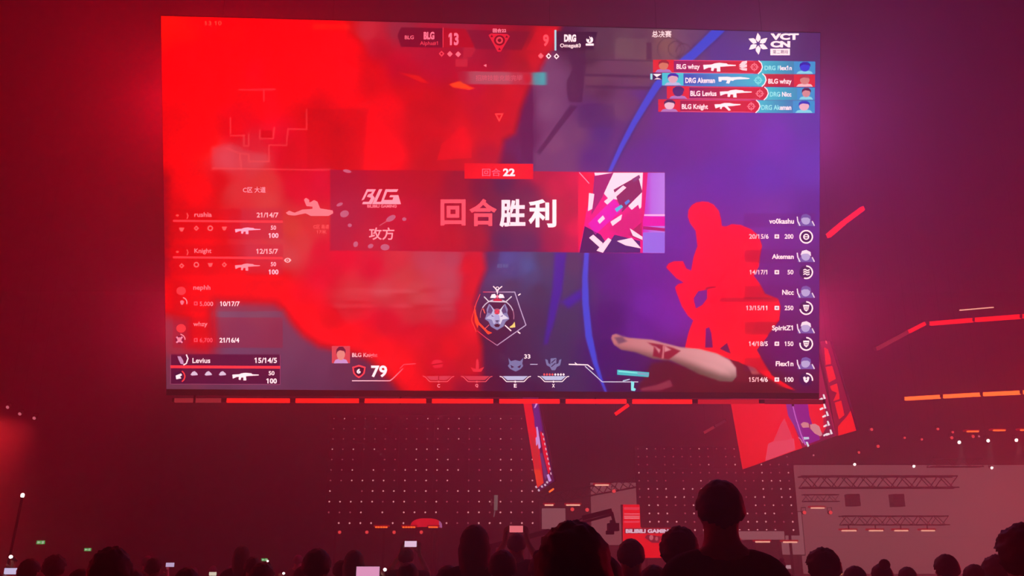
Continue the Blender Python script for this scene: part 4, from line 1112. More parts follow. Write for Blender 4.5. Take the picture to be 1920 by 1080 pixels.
M_GREY = glow('grey_backdrop_glow', (160, 104, 112), 1.25)  # light falling on the pale backdrop, put in as an even glow
M_GREY2 = glow('grey_backdrop_glow_dim', (156, 92, 100), 1.06)
def dotted(x0, y0, x1, y1, Y, nx, ny, label, lean=0.0, seed=1, ystep=0):
    """dark LED wall with a grid of small lit dots, standing on legs"""
    a, b = at(x0, y1, Y), at(x1, y1, Y)
    top = at(x0, y0, Y).z
    root = empty('dotted_led_wall', ((a.x + b.x) / 2, Y, 1.1), label, 'screen')
    w, h = b.x - a.x, top - a.z
    mx, mz = 6, 4
    for i in range(mx):
        for j in range(mz):
            c = MB(root.location); c.box((a.x + w * (i + .5) / mx, Y + .12, a.z + h * (j + .5) / mz), (w / mx - .004, .16, h / mz - .004))
            c.build('wall_panel', M_CAB, root)
    c = MB(root.location); c.box(((a.x + b.x) / 2, Y + .22, (a.z + top) / 2), (w - .05, .03, h - .05)); c.build('back_plate', M_CAB, root)
    for i in range(5):
        x = a.x + w * (.05 + .9 * i / 4)
        c = MB(root.location); c.bar((x, Y + .3, 1.104), (x, Y + .3, top - .2), .09, .09, (0, 1, 0)); c.build('support_leg', M_BLACK, root)
    rr = random.Random(seed)
    me = None
    for i in range(nx):
        for j in range(ny):
            if rr.random() < .13 - .1 * (1 - j / ny):
                continue
            x = a.x + w * (i + .35) / nx; z = top - h * (j + .35) / ny
            bright = 0 if rr.random() < .55 + .3 * (1 - j / ny) - .4 * j / ny else 1
            s = px(1.5 + .7 * j / ny, Y)
            if me is None or me[0] is None:
                c = MB((0, 0, 0)); c.lathe([(1, 0), (.7, .6)], 6, Matrix.Rotation(math.pi / 2, 4, 'X'))
                me = [c.mesh('dot', glow('dot_pink', (240, 160, 166), 1.9, False)), c.mesh('dot', glow('dot_dim', (190, 84, 104), 1.0, False))]
            o = bpy.data.objects.new('dot_light', me[1 - bright]); COL.objects.link(o); o.parent = root
            o.location = Vector((x, Y + .03, z)) - root.location
            o.scale = (s * .8, s * .8, s * .8)
    return root
dotted(607, 778, 1012, 994, 38.5, 20, 11, 'dark LED wall with a grid of dots left of the stage centre')
dotted(1197, 836, 1500, 1004, 38.5, 18, 11, 'dark LED wall with a grid of dots right of the stage centre', seed=4)

def glow_backdrop(x0, y0, x1, y1, Y, label, m, name='stage_backdrop', group=None):  # pale stage wall that glows by itself, in place of spotlight on it
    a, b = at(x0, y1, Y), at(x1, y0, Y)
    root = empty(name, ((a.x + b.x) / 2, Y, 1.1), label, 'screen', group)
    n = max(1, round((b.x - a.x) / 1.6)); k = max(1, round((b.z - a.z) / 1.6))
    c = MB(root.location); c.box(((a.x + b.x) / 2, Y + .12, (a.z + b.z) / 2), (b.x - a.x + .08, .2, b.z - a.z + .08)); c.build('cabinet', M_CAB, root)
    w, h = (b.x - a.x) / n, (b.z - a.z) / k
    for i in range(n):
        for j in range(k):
            c = MB(root.location); c.box((a.x + w * (i + .5), Y, a.z + h * (j + .5)), (w - .004, .04, h - .004)); c.build('wall_panel', m, root)
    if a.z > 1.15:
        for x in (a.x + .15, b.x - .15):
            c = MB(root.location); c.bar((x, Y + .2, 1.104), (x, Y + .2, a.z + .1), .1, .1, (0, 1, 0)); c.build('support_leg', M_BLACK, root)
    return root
glow_backdrop(1502, 872, 1935, 1076, 43, 'wide pale grey stage backdrop at the right behind the trusses', M_GREY2)
glow_backdrop(1462, 960, 1502, 1040, 42.5, 'narrow pale stage backdrop strip left of the wide grey one', M_GREY)
glow_backdrop(1110, 905, 1196, 1022, 42.5, 'pale grey stage backdrop between the two dotted walls', M_GREY2)
glow_backdrop(1016, 953, 1060, 992, 42, 'small pale grey backdrop piece right of the left dotted wall', M_GREY)
glow_backdrop(1372, 996, 1470, 1012, 38.0, 'low grey backdrop strip under the right dotted wall', M_GREY)

# red tower with the team caption
a, b = at(1168, 1046, 37.5), at(1213, 946, 37.5)
tw = empty('banner_tower', ((a.x + b.x) / 2, 37.5, 1.1), 'red stage tower screen with white stripes and a white caption band', 'screen')
TS = tw.location
pT = Plane((0, 37.5, 0), (0, -1, 0))
m = MB(TS); m.box(((a.x + b.x) / 2, 37.62, (a.z + b.z) / 2), (b.x - a.x, .2, b.z - a.z)); m.box((at(1190, 1040, 37.6).x + .7, 37.62, (at(0, 1046, 37.5).z + at(0, 992, 37.5).z) / 2), (2.3, .2, at(0, 992, 37.5).z - at(0, 1046, 37.5).z)); m.build('cabinet', M_CAB, tw)
FAR_T = .55
d = Deck(pT, TS); d.STEP = .01
d.poly([(1168, 946), (1199, 946), (1201, 988), (1203, 990), (1262, 990), (1262, 1046), (1168, 1046)], (250, 12, 14), 1)
for y, h, c in ((951, 5, (250, 60, 80)), (963, 1.4, (255, 130, 150)), (967, 3, (255, 110, 120)), (971, 1.4, (255, 160, 170)), (977, 3, (250, 70, 90))):
    d.rect(1170, y, 1199, y + h, c, 2)
d.rect(1171, 990.5, 1262, 1000.5, (120, 10, 30), 2)
d.poly([(1208, 1008), (1214, 1002), (1240, 1006), (1236, 1018), (1222, 1018)], (110, 20, 40), 2); d.ell(1221, 1008, 4, 5, (200, 100, 110), 3, n=10); d.ell(1231, 1010, 3, 4, (190, 80, 90), 3, n=10)
tp = d.build('picture', tw)
d = Deck(pT, TS); d.STEP = .01
d.text('BILIBILI GAMING', (1173, 992, 1262, 999.5), (250, 214, 236), 4, bold=.05)
d.build('caption_lettering', tp)
for x in (1172, 1196):
    p = at(x, 1046, 37.7); m = MB(TS); m.bar((p.x, 37.75, 1.1), (p.x, 37.75, p.z + .2), .1, .1, (0, 1, 0)); m.build('support_leg', M_BLACK, tw)

# red lit arch
p0, p1 = at(770, 990, 37), at(829, 972, 37)
ar = empty('lit_arch', ((p0.x + p1.x) / 2, 37, 1.1), 'low red lit arch sign with a pale right end on the stage', 'sign')
cx, rw, zb, zt = (p0.x + p1.x) / 2, (p1.x - p0.x) / 2, p0.z, p1.z
for nm, t0, t1, mm in (('arch_band', 0, .8, glow('arch_red', (236, 20, 40), 1.6)), ('arch_end', .8, 1, glow('arch_pale', (190, 110, 170), 1.3))):
    vs, fs = [], []
    n = 14
    for k in range(n + 1):
        t = t0 + (t1 - t0) * k / n
        ang = math.pi * (1 - t)
        xx = cx + rw * math.cos(ang); zz = zb + (zt - zb) * min(1, math.sin(ang) ** .55 * 1.02)
        lo = zb + (zt - zb) * .12 * math.sin(ang)
        for yy in (36.95, 37.1):
            vs += [(xx, yy, lo), (xx, yy, max(zz, lo + .05))]
    for k in range(n):
        q = 4 * k
        fs += [(q, q + 4, q + 5, q + 1), (q + 2, q + 3, q + 7, q + 6), (q + 1, q + 5, q + 7, q + 3), (q, q + 2, q + 6, q + 4)]
    m = MB(ar.location); m.add(vs, fs); m.build(nm, mm, ar)
for x in (p0.x + .2, p1.x - .2):
    m = MB(ar.location); m.bar((x, 37.05, 1.1), (x, 37.05, zb + .08), .08, .08, (0, 1, 0)); m.build('support_leg', M_BLACK, ar)

# ------------------------------------------------------------------ trusses
def truss(a, b, s, label, name='lighting_truss', cables=True, group=None):
    a, b = Vector(a), Vector(b)
    root = empty(name, (a + b) / 2, label, 'truss', group)
    d = (b - a).normalized(); L = (b - a).length
    sd = Vector((0, 1, 0)) if abs(d.y) < .9 else Vector((1, 0, 0))
    up = d.cross(sd).normalized()
    if up.z < 0: up = -up
    cn = [(i * s / 2, j * s / 2) for i, j in ((-1, -1), (1, -1), (1, 1), (-1, 1))]
    for i, j in cn:
        m = MB(root.location); m.tube(a + sd * i + up * j, b + sd * i + up * j, s * .075, 6); m.build('chord', M_TRUSS, root)
    n = max(2, int(L / s * 1.15))
    for q, (u, v) in enumerate(((0, 1), (1, 2), (2, 3), (3, 0))):
        m = MB(root.location)
        for k in range(n):
            p, e = a + d * (L * k / n), a + d * (L * (k + 1) / n)
            A, Bq = (cn[u], cn[v]) if k % 2 == 0 else (cn[v], cn[u])
            m.tube(p + sd * A[0] + up * A[1], e + sd * Bq[0] + up * Bq[1], s * .045, 5)
        tag(m.build('lacing', M_TRUSS, root), kind='stuff')
    if cables:
        for t in (.12, .88):
            hang(root, a.lerp(b, t) + up * s / 2)
    return root
YT = 41.5
truss(at(1500, 904, YT), at(1792, 904, YT), .5, 'upper lattice truss in front of the grey right stage backdrop')
truss(at(1576, 976, 40), at(1776, 976, 40), .36, 'lower lattice truss carrying four red lamp bars at the right')
truss(at(1505, 934, 42.4), at(1572, 934, 42.4), .3, 'short lattice truss left of the lower one, over one lamp bar')
truss(at(1740, 868, 42.4), at(1840, 868, 42.4), .36, 'short lattice truss at the top edge of the grey right backdrop')
truss(at(1012, 938, 40.5), at(1190, 905, 40.5), .4, 'sloping lattice truss over the stage centre')
M_SPK = mat('speaker_black', (.02, .018, .02), .7)
def speaker(x0, y0, x1, y1, Y, label):
    a, b = at(x0, y1, Y), at(x1, y0, Y)
    root = empty('hanging_speaker', ((a.x + b.x) / 2, Y, (a.z + b.z) / 2), label, 'speaker', None)
    h = (b.z - a.z) / 3
    for k in range(3):
        m = MB(root.location); m.box(((a.x + b.x) / 2, Y + .2, a.z + h * (k + .5)), (b.x - a.x, .5, h * .94)); m.build('speaker_box', M_SPK, root)
        m = MB(root.location); m.box(((a.x + b.x) / 2, Y - .07, a.z + h * (k + .5)), ((b.x - a.x) * .9, .04, h * .8)); m.build('grille', M_BLACK, root)
    hang(root, Vector(((a.x + b.x) / 2, Y + .2, b.z)))
speaker(1592, 926, 1611, 949, 41.2, 'left dark hanging speaker box in front of the grey backdrop')
speaker(1676, 926, 1694, 950, 41.2, 'right dark hanging speaker box in front of the grey backdrop')

# ------------------------------------------------------------------ stage lamps
def lamp_bar(x0, x1, y, Y, label, group, m=None, n=1, h=2.6, hung=True):
    a, b = at(x0, y, Y), at(x1, y, Y)
    root = empty('lamp_bar', (a + b) / 2, label, 'light', group)
    hh = px(h, Y)
    q = MB(root.location); q.box(((a.x + b.x) / 2, Y + .12, a.z + hh * .9), (b.x - a.x + .1, .22, hh * 1.2)); q.build('housing', glow('lamp_red_body', (200, 10, 14), .9), root)
    for k in range(n):
        w = (b.x - a.x) / n
        q = MB(root.location); q.box((a.x + w * (k + .5), Y, a.z), (w * (.96 if n == 1 else .72), .08, hh)); q.build('light_tube', m or M_BARP, root)
    if hung:
        hang(root, Vector(((a.x + b.x) / 2, Y + .12, a.z + hh)))
    return root
for x0, x1, y, n_ in ((1578, 1606, 995, 'leftmost'), (1629, 1656, 995, 'second'), (1677, 1703, 995, 'third'), (1727, 1753, 995, 'rightmost')):
    r_ = lamp_bar(x0, x1, y, 39.8, n_ + ' red lamp bar of four under the lower right truss', 'red lamp bars under the truss', hung=False)
    a = r_.location
    q = MB(a); q.tube(a + Vector((0, .04, .02)), (a.x, 39.82, at(0, 976, 40).z - .17), .03, 6); q.build('clamp', M_BLACK, r_)
lamp_bar(1520, 1546, 952.5, 40.8, 'single red lamp bar under the short truss', None)
for x0, x1, y, lb in ((1115, 1142, 909.5, 'red lamp bar over the pale backdrop at stage centre'), (1021, 1038, 947, 'small red lamp bar beside the slim screen'), (1061, 1088, 947, 'red lamp bar left of the camera crane'), (1416, 1444, 1016, 'red lamp bar under the right dotted wall beside the tall person'), (1468, 1495, 1016.5, 'red lamp bar at the right foot of the right dotted wall'), (1372, 1388, 1013, 'small amber lamp bar beside the tall person')):
    lamp_bar(x0, x1, y, 37.4, lb, None)
for x0, x1, y, lb in ((1813, 1835, 809, 'upper right red lamp bar, left of the pair near the edge'), (1862, 1885, 807, 'upper right red lamp bar near the photo edge'), (1913, 1930, 806.5, 'red lamp bar cut by the right photo edge')):
    lamp_bar(x0, x1, y, 36, lb, None, M_BARO)
for x0, x1, y, lb in ((703, 727, 988.5, 'left segmented red lamp bar under the left dotted wall'), (754, 779, 988.5, 'middle segmented red lamp bar beside the red arch'), (803, 821, 988.5, 'right segmented red lamp bar at the foot of the red arch')):
    lamp_bar(x0, x1, y, 36.7, lb, None, M_BARO, 5)

def spot(x, y, Y, r, label, group, m, tilt=0.0, hung=True, name='stage_spotlight'):
    p = at(x, y, Y)
    root = empty(name, p, label, 'light', group)
    R = px(r, Y)
    mt = Matrix.Translation(p) @ Matrix.Rotation(math.radians(90 + tilt), 4, 'X')
    q = MB(p); q.lathe([(R * 1.05, .0), (R * 1.1, -R * 1.2), (R * .8, -R * 2.6), (R * .5, -R * 3.2)], 12, mt); q.build('housing', M_BLACK, root)
    q = MB(p); q.lathe([(R, .03), (R * .8, R * .35), (R * .3, R * .5)], 12, mt); q.build('lens', m, root)
    q = MB(p)
    for s in (-1, 1):
        q.bar(p + Vector((s * R * 1.2, R, 0)), p + Vector((s * R * 1.2, R, R * 2.6)), R * .2, R * .3, (0, 1, 0))
    q.bar(p + Vector((-R * 1.3, R, R * 2.6)), p + Vector((R * 1.3, R, R * 2.6)), R * .3, R * .3)
    q.build('yoke', M_BLACK, root)
    if hung:
        hang(root, p + Vector((0, R, R * 2.6)))
    return root
M_SW = glow('spot_white', (255, 236, 232), 4)
M_SR = glow('spot_red', (255, 70, 70), 1.8)
M_SP = glow('spot_pink', (240, 120, 140), 1.2)
for x, y, lb in ((1798, 829, 'white spotlight, leftmost of three in the upper right row'), (1852, 826, 'white spotlight with a pale beam, middle of the upper right row'), (1905, 825, 'white spotlight, rightmost of the upper right row'), (1602, 870.5, 'white spotlight above the left part of the grey stage backdrop'), (1713, 874, 'white spotlight above the middle of the grey stage backdrop'), (1859, 877, 'white spotlight at the right top of the grey stage backdrop')):
    s_ = spot(x, y, 37 if y < 850 else 38, 3.4 if y < 850 else 2.8, lb, None, M_SW, 20)
    if y < 850:
        lamp('beam_light', 'SPOT', s_.location + Vector((0, -.15, -.1)), 900, (1, .72, .74), .05, s_.location + Vector((0, .8, -4)), 34, .5)
for x, y, r, lb in ((1610, 848.5, 2.4, 'small pink spotlight above the white one right of the tilted screen'), (1525, 854, 1.6, 'small pale pink spotlight below the tilted red screen'), (1646, 837, 3, 'orange red spotlight right of the narrow edge-on screen'), (1696, 821, 2.2, 'small orange spotlight in the gap of the upper right rig'), (1728, 824, 2.2, 'dim red spotlight left of the white row'), (1784, 821, 3, 'red spotlight under a small lamp at the upper right'), (1786, 810.5, 2.2, 'small orange lamp above a red spotlight at the upper right'), (1758, 804.5, 2.5, 'small orange lamp, highest of the upper right rig'), (1824, 818.5, 3, 'red spotlight under the left upper lamp bar'), (1835, 818.5, 2, 'small pink spotlight under the left upper lamp bar'), (1634, 805.5, 2.8, 'small orange lamp right of the bottom corner of the narrow screen')):
    spot(x, y, 36.5, r, lb, None, M_SR if r > 2 else M_SP, 0)
for x, y, lb in ((1073, 955, 'red round spotlight left of the camera crane'), (1101, 956, 'red round spotlight above the camera crane arm'), (1151, 921, 'red round spotlight right of the centre lamp bar'), (1508, 961, 'red round spotlight left of the single lamp bar'), (1557, 961, 'red round spotlight right of the single lamp bar')):
    spot(x, y, 37.3, 3.4, lb, None, M_SR, 0)
for k, (x, lb) in enumerate(((637, 'leftmost red footlight under the left dotted wall'), (688, 'second red footlight under the left dotted wall'), (739, 'third red footlight under the left dotted wall'), (790, 'fourth red footlight, under the red arch'))):
    s_ = spot(x, 998, 36.6, 3, lb, 'red footlights', M_SR, 0)
    lamp('footlight_beam', 'SPOT', s_.location + Vector((0, -.15, -.05)), 160, (1, .05, .08), .05, s_.location + Vector((0, -.1, -4)), 40, .6)
for x, y, lb in ((15, 763, 'pink spotlight at the far left, uppermost of three in a slanting row'), (38, 775.5, 'pink spotlight at the far left, middle of three in a slanting row'), (65, 783.5, 'pink spotlight at the far left, lowest of three in a slanting row')):
    s_ = spot(x, y, 27, 3.2, lb, None, M_SP, 30)
    lamp('wall_beam', 'SPOT', s_.location + Vector((0, -.2, -.2)), 4800, (1, .02, .03), .5, s_.location + Vector((-2.6, -1.5, -4.0)), 110, 1.0)
for x, y, lb in ((1034, 919, 'small slanted orange lamp beside the slim screen'),):
    light_bar([(x - 5, y + 4), (x + 5, y - 3)], 36, px(3, 36), lb, [M_BARO])

# camera crane over the crowd
cp = [at(1030, 996, 20), at(1092, 977, 20), at(1147, 965, 20)]
cr = empty('camera_crane', (cp[0].x - 1.2, 20, 0), 'dark camera crane arm reaching over the crowd left of the red tower', 'crane')
base = cr.location
m = MB(base); m.bar(Vector((cp[0].x - 1.6, 20, cp[0].z - .4)), cp[0], .1, .1); m.bar(cp[0], cp[2], .06, .05); m.bar(cp[0] + Vector((0, 0, -.1)), cp[1] + Vector((0, 0, .06)), .03, .03); m.bar(cp[1] + Vector((0, 0, .06)), cp[2] + Vector((0, 0, .08)), .16, .1)
m.build('arm', M_BLACK, cr)
m = MB(base); m.tube((base.x, 20, 0), (base.x, 20, cp[0].z - .3), .07, 8); m.build('column', M_BLACK, cr)
m = MB(base); m.tube((base.x, 20, 0), (base.x, 20, .12), .5, 12); m.build('base', M_BLACK, cr)
h = cp[2]
m = MB(base); m.bar(h + Vector((0, 0, .05)), h + Vector((.06, 0, -.22)), .06, .06, (0, 1, 0)); m.build('camera_head', M_BLACK, cr)
m = MB(base); m.box(h + Vector((.02, 0, -.26)), (.22, .4, .16)); m.box(h + Vector((.0, -.1, -.15)), (.1, .16, .06)); m.tube(h + Vector((.02, .2, -.26)), h + Vector((.02, .34, -.26)), .05, 10); m.box(h + Vector((-.05, 0, -.37)), (.16, .2, .08)); m.build('camera', M_SPK, cr)

# vertical lamp in front of the left dotted wall
pv = at(929, 943, 34)
vl = empty('tube_lamp', pv, 'grey green vertical tube lamp in front of the left dotted wall', 'lamp')
m = MB(pv); m.tube(pv + Vector((.01, 0, -.26)), pv + Vector((.02, 0, .28)), .07, 10); m.build('tube', glow('tube_grey', (130, 120, 120), .9), vl)
m = MB(pv); m.box(pv + Vector((-.15, 0, .02)), (.05, .08, .22)); m.box(pv + Vector((-.08, 0, .02)), (.1, .04, .03)); m.build('bracket', glow('tube_dim', (110, 70, 76), .5), vl)
m = MB(pv); m.tube(pv + Vector((-.06, 0, -.5)), pv + Vector((-.02, 0, -.28)), .025, 6); m.build('plug', glow('tube_tip', (150, 120, 130), .6), vl)
hang(vl, pv + Vector((.02, 0, .28)))

# pole with a lamp, and exit signs
pa, pb = at(42, 931, 14), at(24, 1062, 14)
po = empty('lamp_pole', (pb.x, 14, 0), 'thin dark leaning pole with a small white lamp at the far left', 'pole')
m = MB(po.location); m.tube((pb.x - .16, 14, 0), pa, .02, 8); m.build('pole', M_BLACK, po)
m = MB(po.location); m.tube((pb.x - .16, 14, 0), (pb.x - .16, 14, .06), .2, 12); m.build('base', M_BLACK, po)
m = MB(po.location); m.lathe([(.015, -.02), (.026, 0), (.026, .035), (.012, .05)], 10, Matrix.Translation(pa)); m.build('lamp', M_SW, po)
for x, y, w, Y, lb in ((76.5, 1017, 15, 55, 'green exit sign, left of the two on the left back wall'), (164.5, 1030.5, 12.5, 55, 'green exit sign, right of the two on the left back wall'), (496, 1049.5, 11, 57, 'small green exit sign low on the back wall')):
    p = at(x, y, Y)
    r_ = empty('exit_sign', p, lb, 'sign')
    W_ = px(w, Y)
    m = MB(p); m.box((p.x, Y + .06, p.z), (W_ * 1.1, .1, W_ * .5)); m.build('box', M_BLACK, r_)
    m = MB(p); m.box((p.x, Y, p.z), (W_, .03, W_ * .42)); m.build('face', glow('exit_green', (50, 220, 110), 2.2), r_)
    m = MB(p); m.add([(p.x - W_ * .42, Y - .03, p.z), (p.x - W_ * .24, Y - .03, p.z + W_ * .15), (p.x - W_ * .24, Y - .03, p.z + W_ * .06), (p.x + .0, Y - .03, p.z + W_ * .06), (p.x, Y - .03, p.z - W_ * .06), (p.x - W_ * .24, Y - .03, p.z - W_ * .06), (p.x - W_ * .24, Y - .03, p.z - W_ * .15)], [(0, 6, 5, 4, 3, 2, 1)])
    m.box((p.x + W_ * .2, Y - .03, p.z), (W_ * .08, .01, W_ * .28)); m.box((p.x + W_ * .34, Y - .03, p.z), (W_ * .08, .01, W_ * .28))
    m.build('arrow', glow('exit_white', (230, 255, 235), 2.4), r_)
    if Y < 57.5:
        hang(r_, Vector((p.x, Y + .06, p.z + W_ * .2)))
# ------------------------------------------------------------------ crowd
M_SKIN = mat('skin', (.55, .32, .24), .55, 0, .12, 20)
M_HAIR = mat('hair_dark', (.022, .016, .015), .55, 0, .4, 60, .3)
M_EYE = mat('eye_white', (.7, .68, .66), .3)
M_SHOE = mat('shoe', (.05, .05, .05), .6)
CLOTH = [mat('cloth_black', (.02, .018, .022), .9, 0, .3, 40, .2), mat('cloth_grey', (.07, .065, .07), .9, 0, .3, 40, .2), mat('cloth_navy', (.025, .03, .06), .9, 0, .3, 40, .2), mat('cloth_maroon', (.09, .02, .03), .9, 0, .3, 40, .2)]
M_JEAN = mat('denim', (.03, .035, .06), .9, 0, .3, 50, .2)

def arm(side, pose):
    s = side
    if pose == 'down':
        p = [(.185 * s, 0, 1.40, .062), (.235 * s, -.01, 1.13, .046), (.245 * s, .05, .88, .03), (.245 * s, .065, .82, .033)]
        f = Vector((0, .25, -1)).normalized(); q = Vector((0, 1, .2)).normalized()
    elif pose == 'up':
        p = [(.185 * s, 0, 1.42, .062), (.25 * s, .22, 1.44, .046), (.12 * s, .36, 1.66, .03), (.108 * s, .40, 1.715, .030)]
        f = Vector((-.06 * s, .12, 1)).normalized(); q = Vector((-.75 * s, .65, 0)).normalized()
    else:
        p = [(.185 * s, 0, 1.40, .062), (.31 * s, .14, 1.24, .046), (.26 * s, .34, 1.38, .03), (.25 * s, .39, 1.445, .030)]
        f = Vector((-.2 * s, .1, 1)).normalized(); q = Vector((-1 * s, .3, 0)).normalized()
    return p, f, q

def skeleton(nodes, edges, name, sub=2):
    me = bpy.data.meshes.new(name)
    me.from_pydata([n[:3] for n in nodes], edges, [])
    o = bpy.data.objects.new(name, me); COL.objects.link(o)
    sk = o.modifiers.new('skin', 'SKIN'); sk.use_smooth_shade = True
    ly = me.skin_vertices[0].data
    for i, n in enumerate(nodes):
        ly[i].radius = (n[3], n[3]); ly[i].use_root = (i == 0)
    sd_ = o.modifiers.new('sub', 'SUBSURF'); sd_.levels = sub; sd_.render_levels = sub
    dg = bpy.context.evaluated_depsgraph_get()
    m2 = bpy.data.meshes.new_from_object(o.evaluated_get(dg))
    m2.name = name
    bpy.data.objects.remove(o); bpy.data.meshes.remove(me)
    return m2

def shape(me, f):
    v = np.empty(len(me.vertices) * 3); me.vertices.foreach_get('co', v)
    v = f(v.reshape(-1, 3)); me.vertices.foreach_set('co', v.ravel()); me.update()
    return me

def torso_flat(v):
    z, x = v[:, 2], np.abs(v[:, 0])
    k = np.clip((z - .80) / .08, 0, 1) * np.clip((1.50 - z) / .06, 0, 1) * np.clip((.205 - x) / .03, 0, 1)
    v[:, 1] = v[:, 1] * (1 - .3 * k)
    w = k * np.clip((1.38 - np.abs(z - 1.3) * 2) - .9, 0, 1)
    v[:, 0] *= 1 + .22 * w
    return v

def face(v):
    z, y, x = v[:, 2], v[:, 1], v[:, 0]
    h = np.clip((z - 1.52) / .04, 0, 1)
    v[:, 1] = .008 + (y - .008) * (1 + .16 * h)
    def push(cx, cz, r, d, front=True, ax=1):
        w = np.exp(-(((x - cx) ** 2 + (z - cz) ** 2) / r ** 2)) * ((y > .03) if front else 1) * h
        v[:, ax] += d * w
    push(0, 1.60, .017, .026); push(0, 1.625, .012, .010)      # nose
    push(.034, 1.632, .016, -.010); push(-.034, 1.632, .016, -.010)   # sockets
    push(0, 1.565, .022, .006); push(0, 1.552, .012, -.004)     # mouth
    for s in (-1, 1):
        w = np.exp(-(((y + .0) ** 2 + (z - 1.612) ** 2) / .018 ** 2)) * (x * s > .05) * h
        v[:, 0] += s * .03 * w                                 # ears
    return v

def body_meshes(poses):
    N = [(0, 0, .95, .135), (0, 0, 1.12, .125), (0, 0, 1.30, .15), (0, -.01, 1.435, .085), (0, .0, 1.50, .063), (0, .018, 1.565, .068), (0, .012, 1.63, .084), (0, .004, 1.685, .066)]
    E = [(i, i + 1) for i in range(7)]
    shirt = [(0, 0, .93, .152), (0, 0, 1.12, .145), (0, 0, 1.30, .168), (0, -.01, 1.425, .095)]
    sE = [(0, 1), (1, 2), (2, 3)]
    tr = [(0, 0, .96, .148)]; tE = []
    for s, pose in zip((-1, 1), poses):
        p, f, q = arm(s, pose)
        i0 = len(N)
        N += p; E += [(3, i0), (i0, i0 + 1), (i0 + 1, i0 + 2), (i0 + 2, i0 + 3)]
        w = Vector(p[3][:3]); side = f.cross(q).normalized()
        for k in range(4):
            L = (.075, .085, .08, .062)[k]
            o = w + q * 0 + side * 0 + f * .045 + q.cross(f).cross(q).normalized() * 0 + f.cross(q).normalized() * 0
            lat = (q if pose == 'down' else q)
            root = w + f * .04 + side * (k - 1.5) * .019
            j = len(N)
            cur = (q * .35 + f).normalized(); tip = (q * .9 + f * .5).normalized()
            a = root + f * .03; b = a + cur * L * .5; c = b + tip * L * .5
            N += [(*a, .0105), (*b, .0095), (*c, .007)]
            E += [(i0 + 3, j), (j, j + 1), (j + 1, j + 2)]
        j = len(N)
        a = w + side * .034 + q * .012; b = a + (f * .6 + q * .7 + side * .3).normalized() * .035; c = b + (f * .8 + q * .5).normalized() * .028
        N += [(*a, .013), (*b, .011), (*c, .008)]
        E += [(i0 + 3, j), (j, j + 1), (j + 1, j + 2)]
        k0 = len(shirt)
        e1 = Vector(p[0][:3]).lerp(Vector(p[1][:3]), .75)
        shirt += [(p[0][0], p[0][1], p[0][2], p[0][3] + .018), (*e1, .064)]
        sE += [(3, k0), (k0, k0 + 1)]
    for s in (-1, 1):
        i0 = len(N)
        N += [(.092 * s, 0, .88, .095), (.1 * s, .012, .5, .06), (.1 * s, -.02, .09, .04), (.112 * s, .11, .04, .036)]
        E += [(0, i0), (i0, i0 + 1), (i0 + 1, i0 + 2), (i0 + 2, i0 + 3)]
        k0 = len(tr)
        tr += [(.092 * s, 0, .88, .112), (.1 * s, .012, .5, .078), (.1 * s, -.02, .1, .062)]
        tE += [(0, k0), (k0, k0 + 1), (k0 + 1, k0 + 2)]
    b = shape(shape(skeleton(N, E, 'body'), torso_flat), face); b.materials.append(M_SKIN)
    s = shape(skeleton(shirt, sE, 'shirt'), torso_flat)
    t = skeleton(tr, tE, 'trousers'); t.materials.append(M_JEAN)
    return b, s, t

def hair_mesh(kind):
    bm = bmesh.new()
    bmesh.ops.create_uvsphere(bm, u_segments=48, v_segments=36, radius=1)
    k = {'short': 1.0, 'bushy': 1.1, 'long': 1.04, 'cap': 1.02, 'bun': 1.02}[kind]
    kill = []
    for v in bm.verts:
        x, y, z = v.co
        front = y > .25
        if (front and z < .38 - .25 * min(1, abs(x))) or z < (-.68 + .35 * abs(x) if kind != 'bushy' else -.74) or (kind in ('short', 'bun') and abs(x) > .76 and z < -.06 and y > -.15):
            if not (kind == 'long' and y < .3):
                kill.append(v)
    bmesh.ops.delete(bm, geom=kill, context='VERTS')
    for v in bm.verts:
        x, y, z = v.co
        n = noise.noise(Vector((x * 4, y * 4, z * 4))) * (.05 if kind != 'bushy' else .1) + noise.noise(Vector((x * 13, y * 13, z * 13))) * (.025 if kind != 'bushy' else .06)
        r = k + n
        if kind != 'long' and z < -.1 and y < .25:
            r *= 1 - .36 * min(1, (-.1 - z) / .5) ** 1.5
        p = Vector((x * .094 * r, .006 + y * .118 * r, 1.632 + z * .118 * (r if z > 0 else 1.0)))
        if kind == 'long' and z < 0 and y < .3:
            p.z -= .22 * min(1, -z * 1.2); p.x *= 1.1; p.y -= .02 * -z
        v.co = p
    if kind == 'bun':
        r_ = bmesh.ops.create_icosphere(bm, subdivisions=2, radius=.05)
        for v in r_['verts']:
            v.co = v.co * (1 + .1 * noise.noise(v.co * 60)) + Vector((0, -.09, 1.74))
    me = bpy.data.meshes.new('hair'); bm.to_mesh(me); bm.free()
    me.materials.append(M_HAIR)
    me.polygons.foreach_set('use_smooth', [True] * len(me.polygons))
    return me

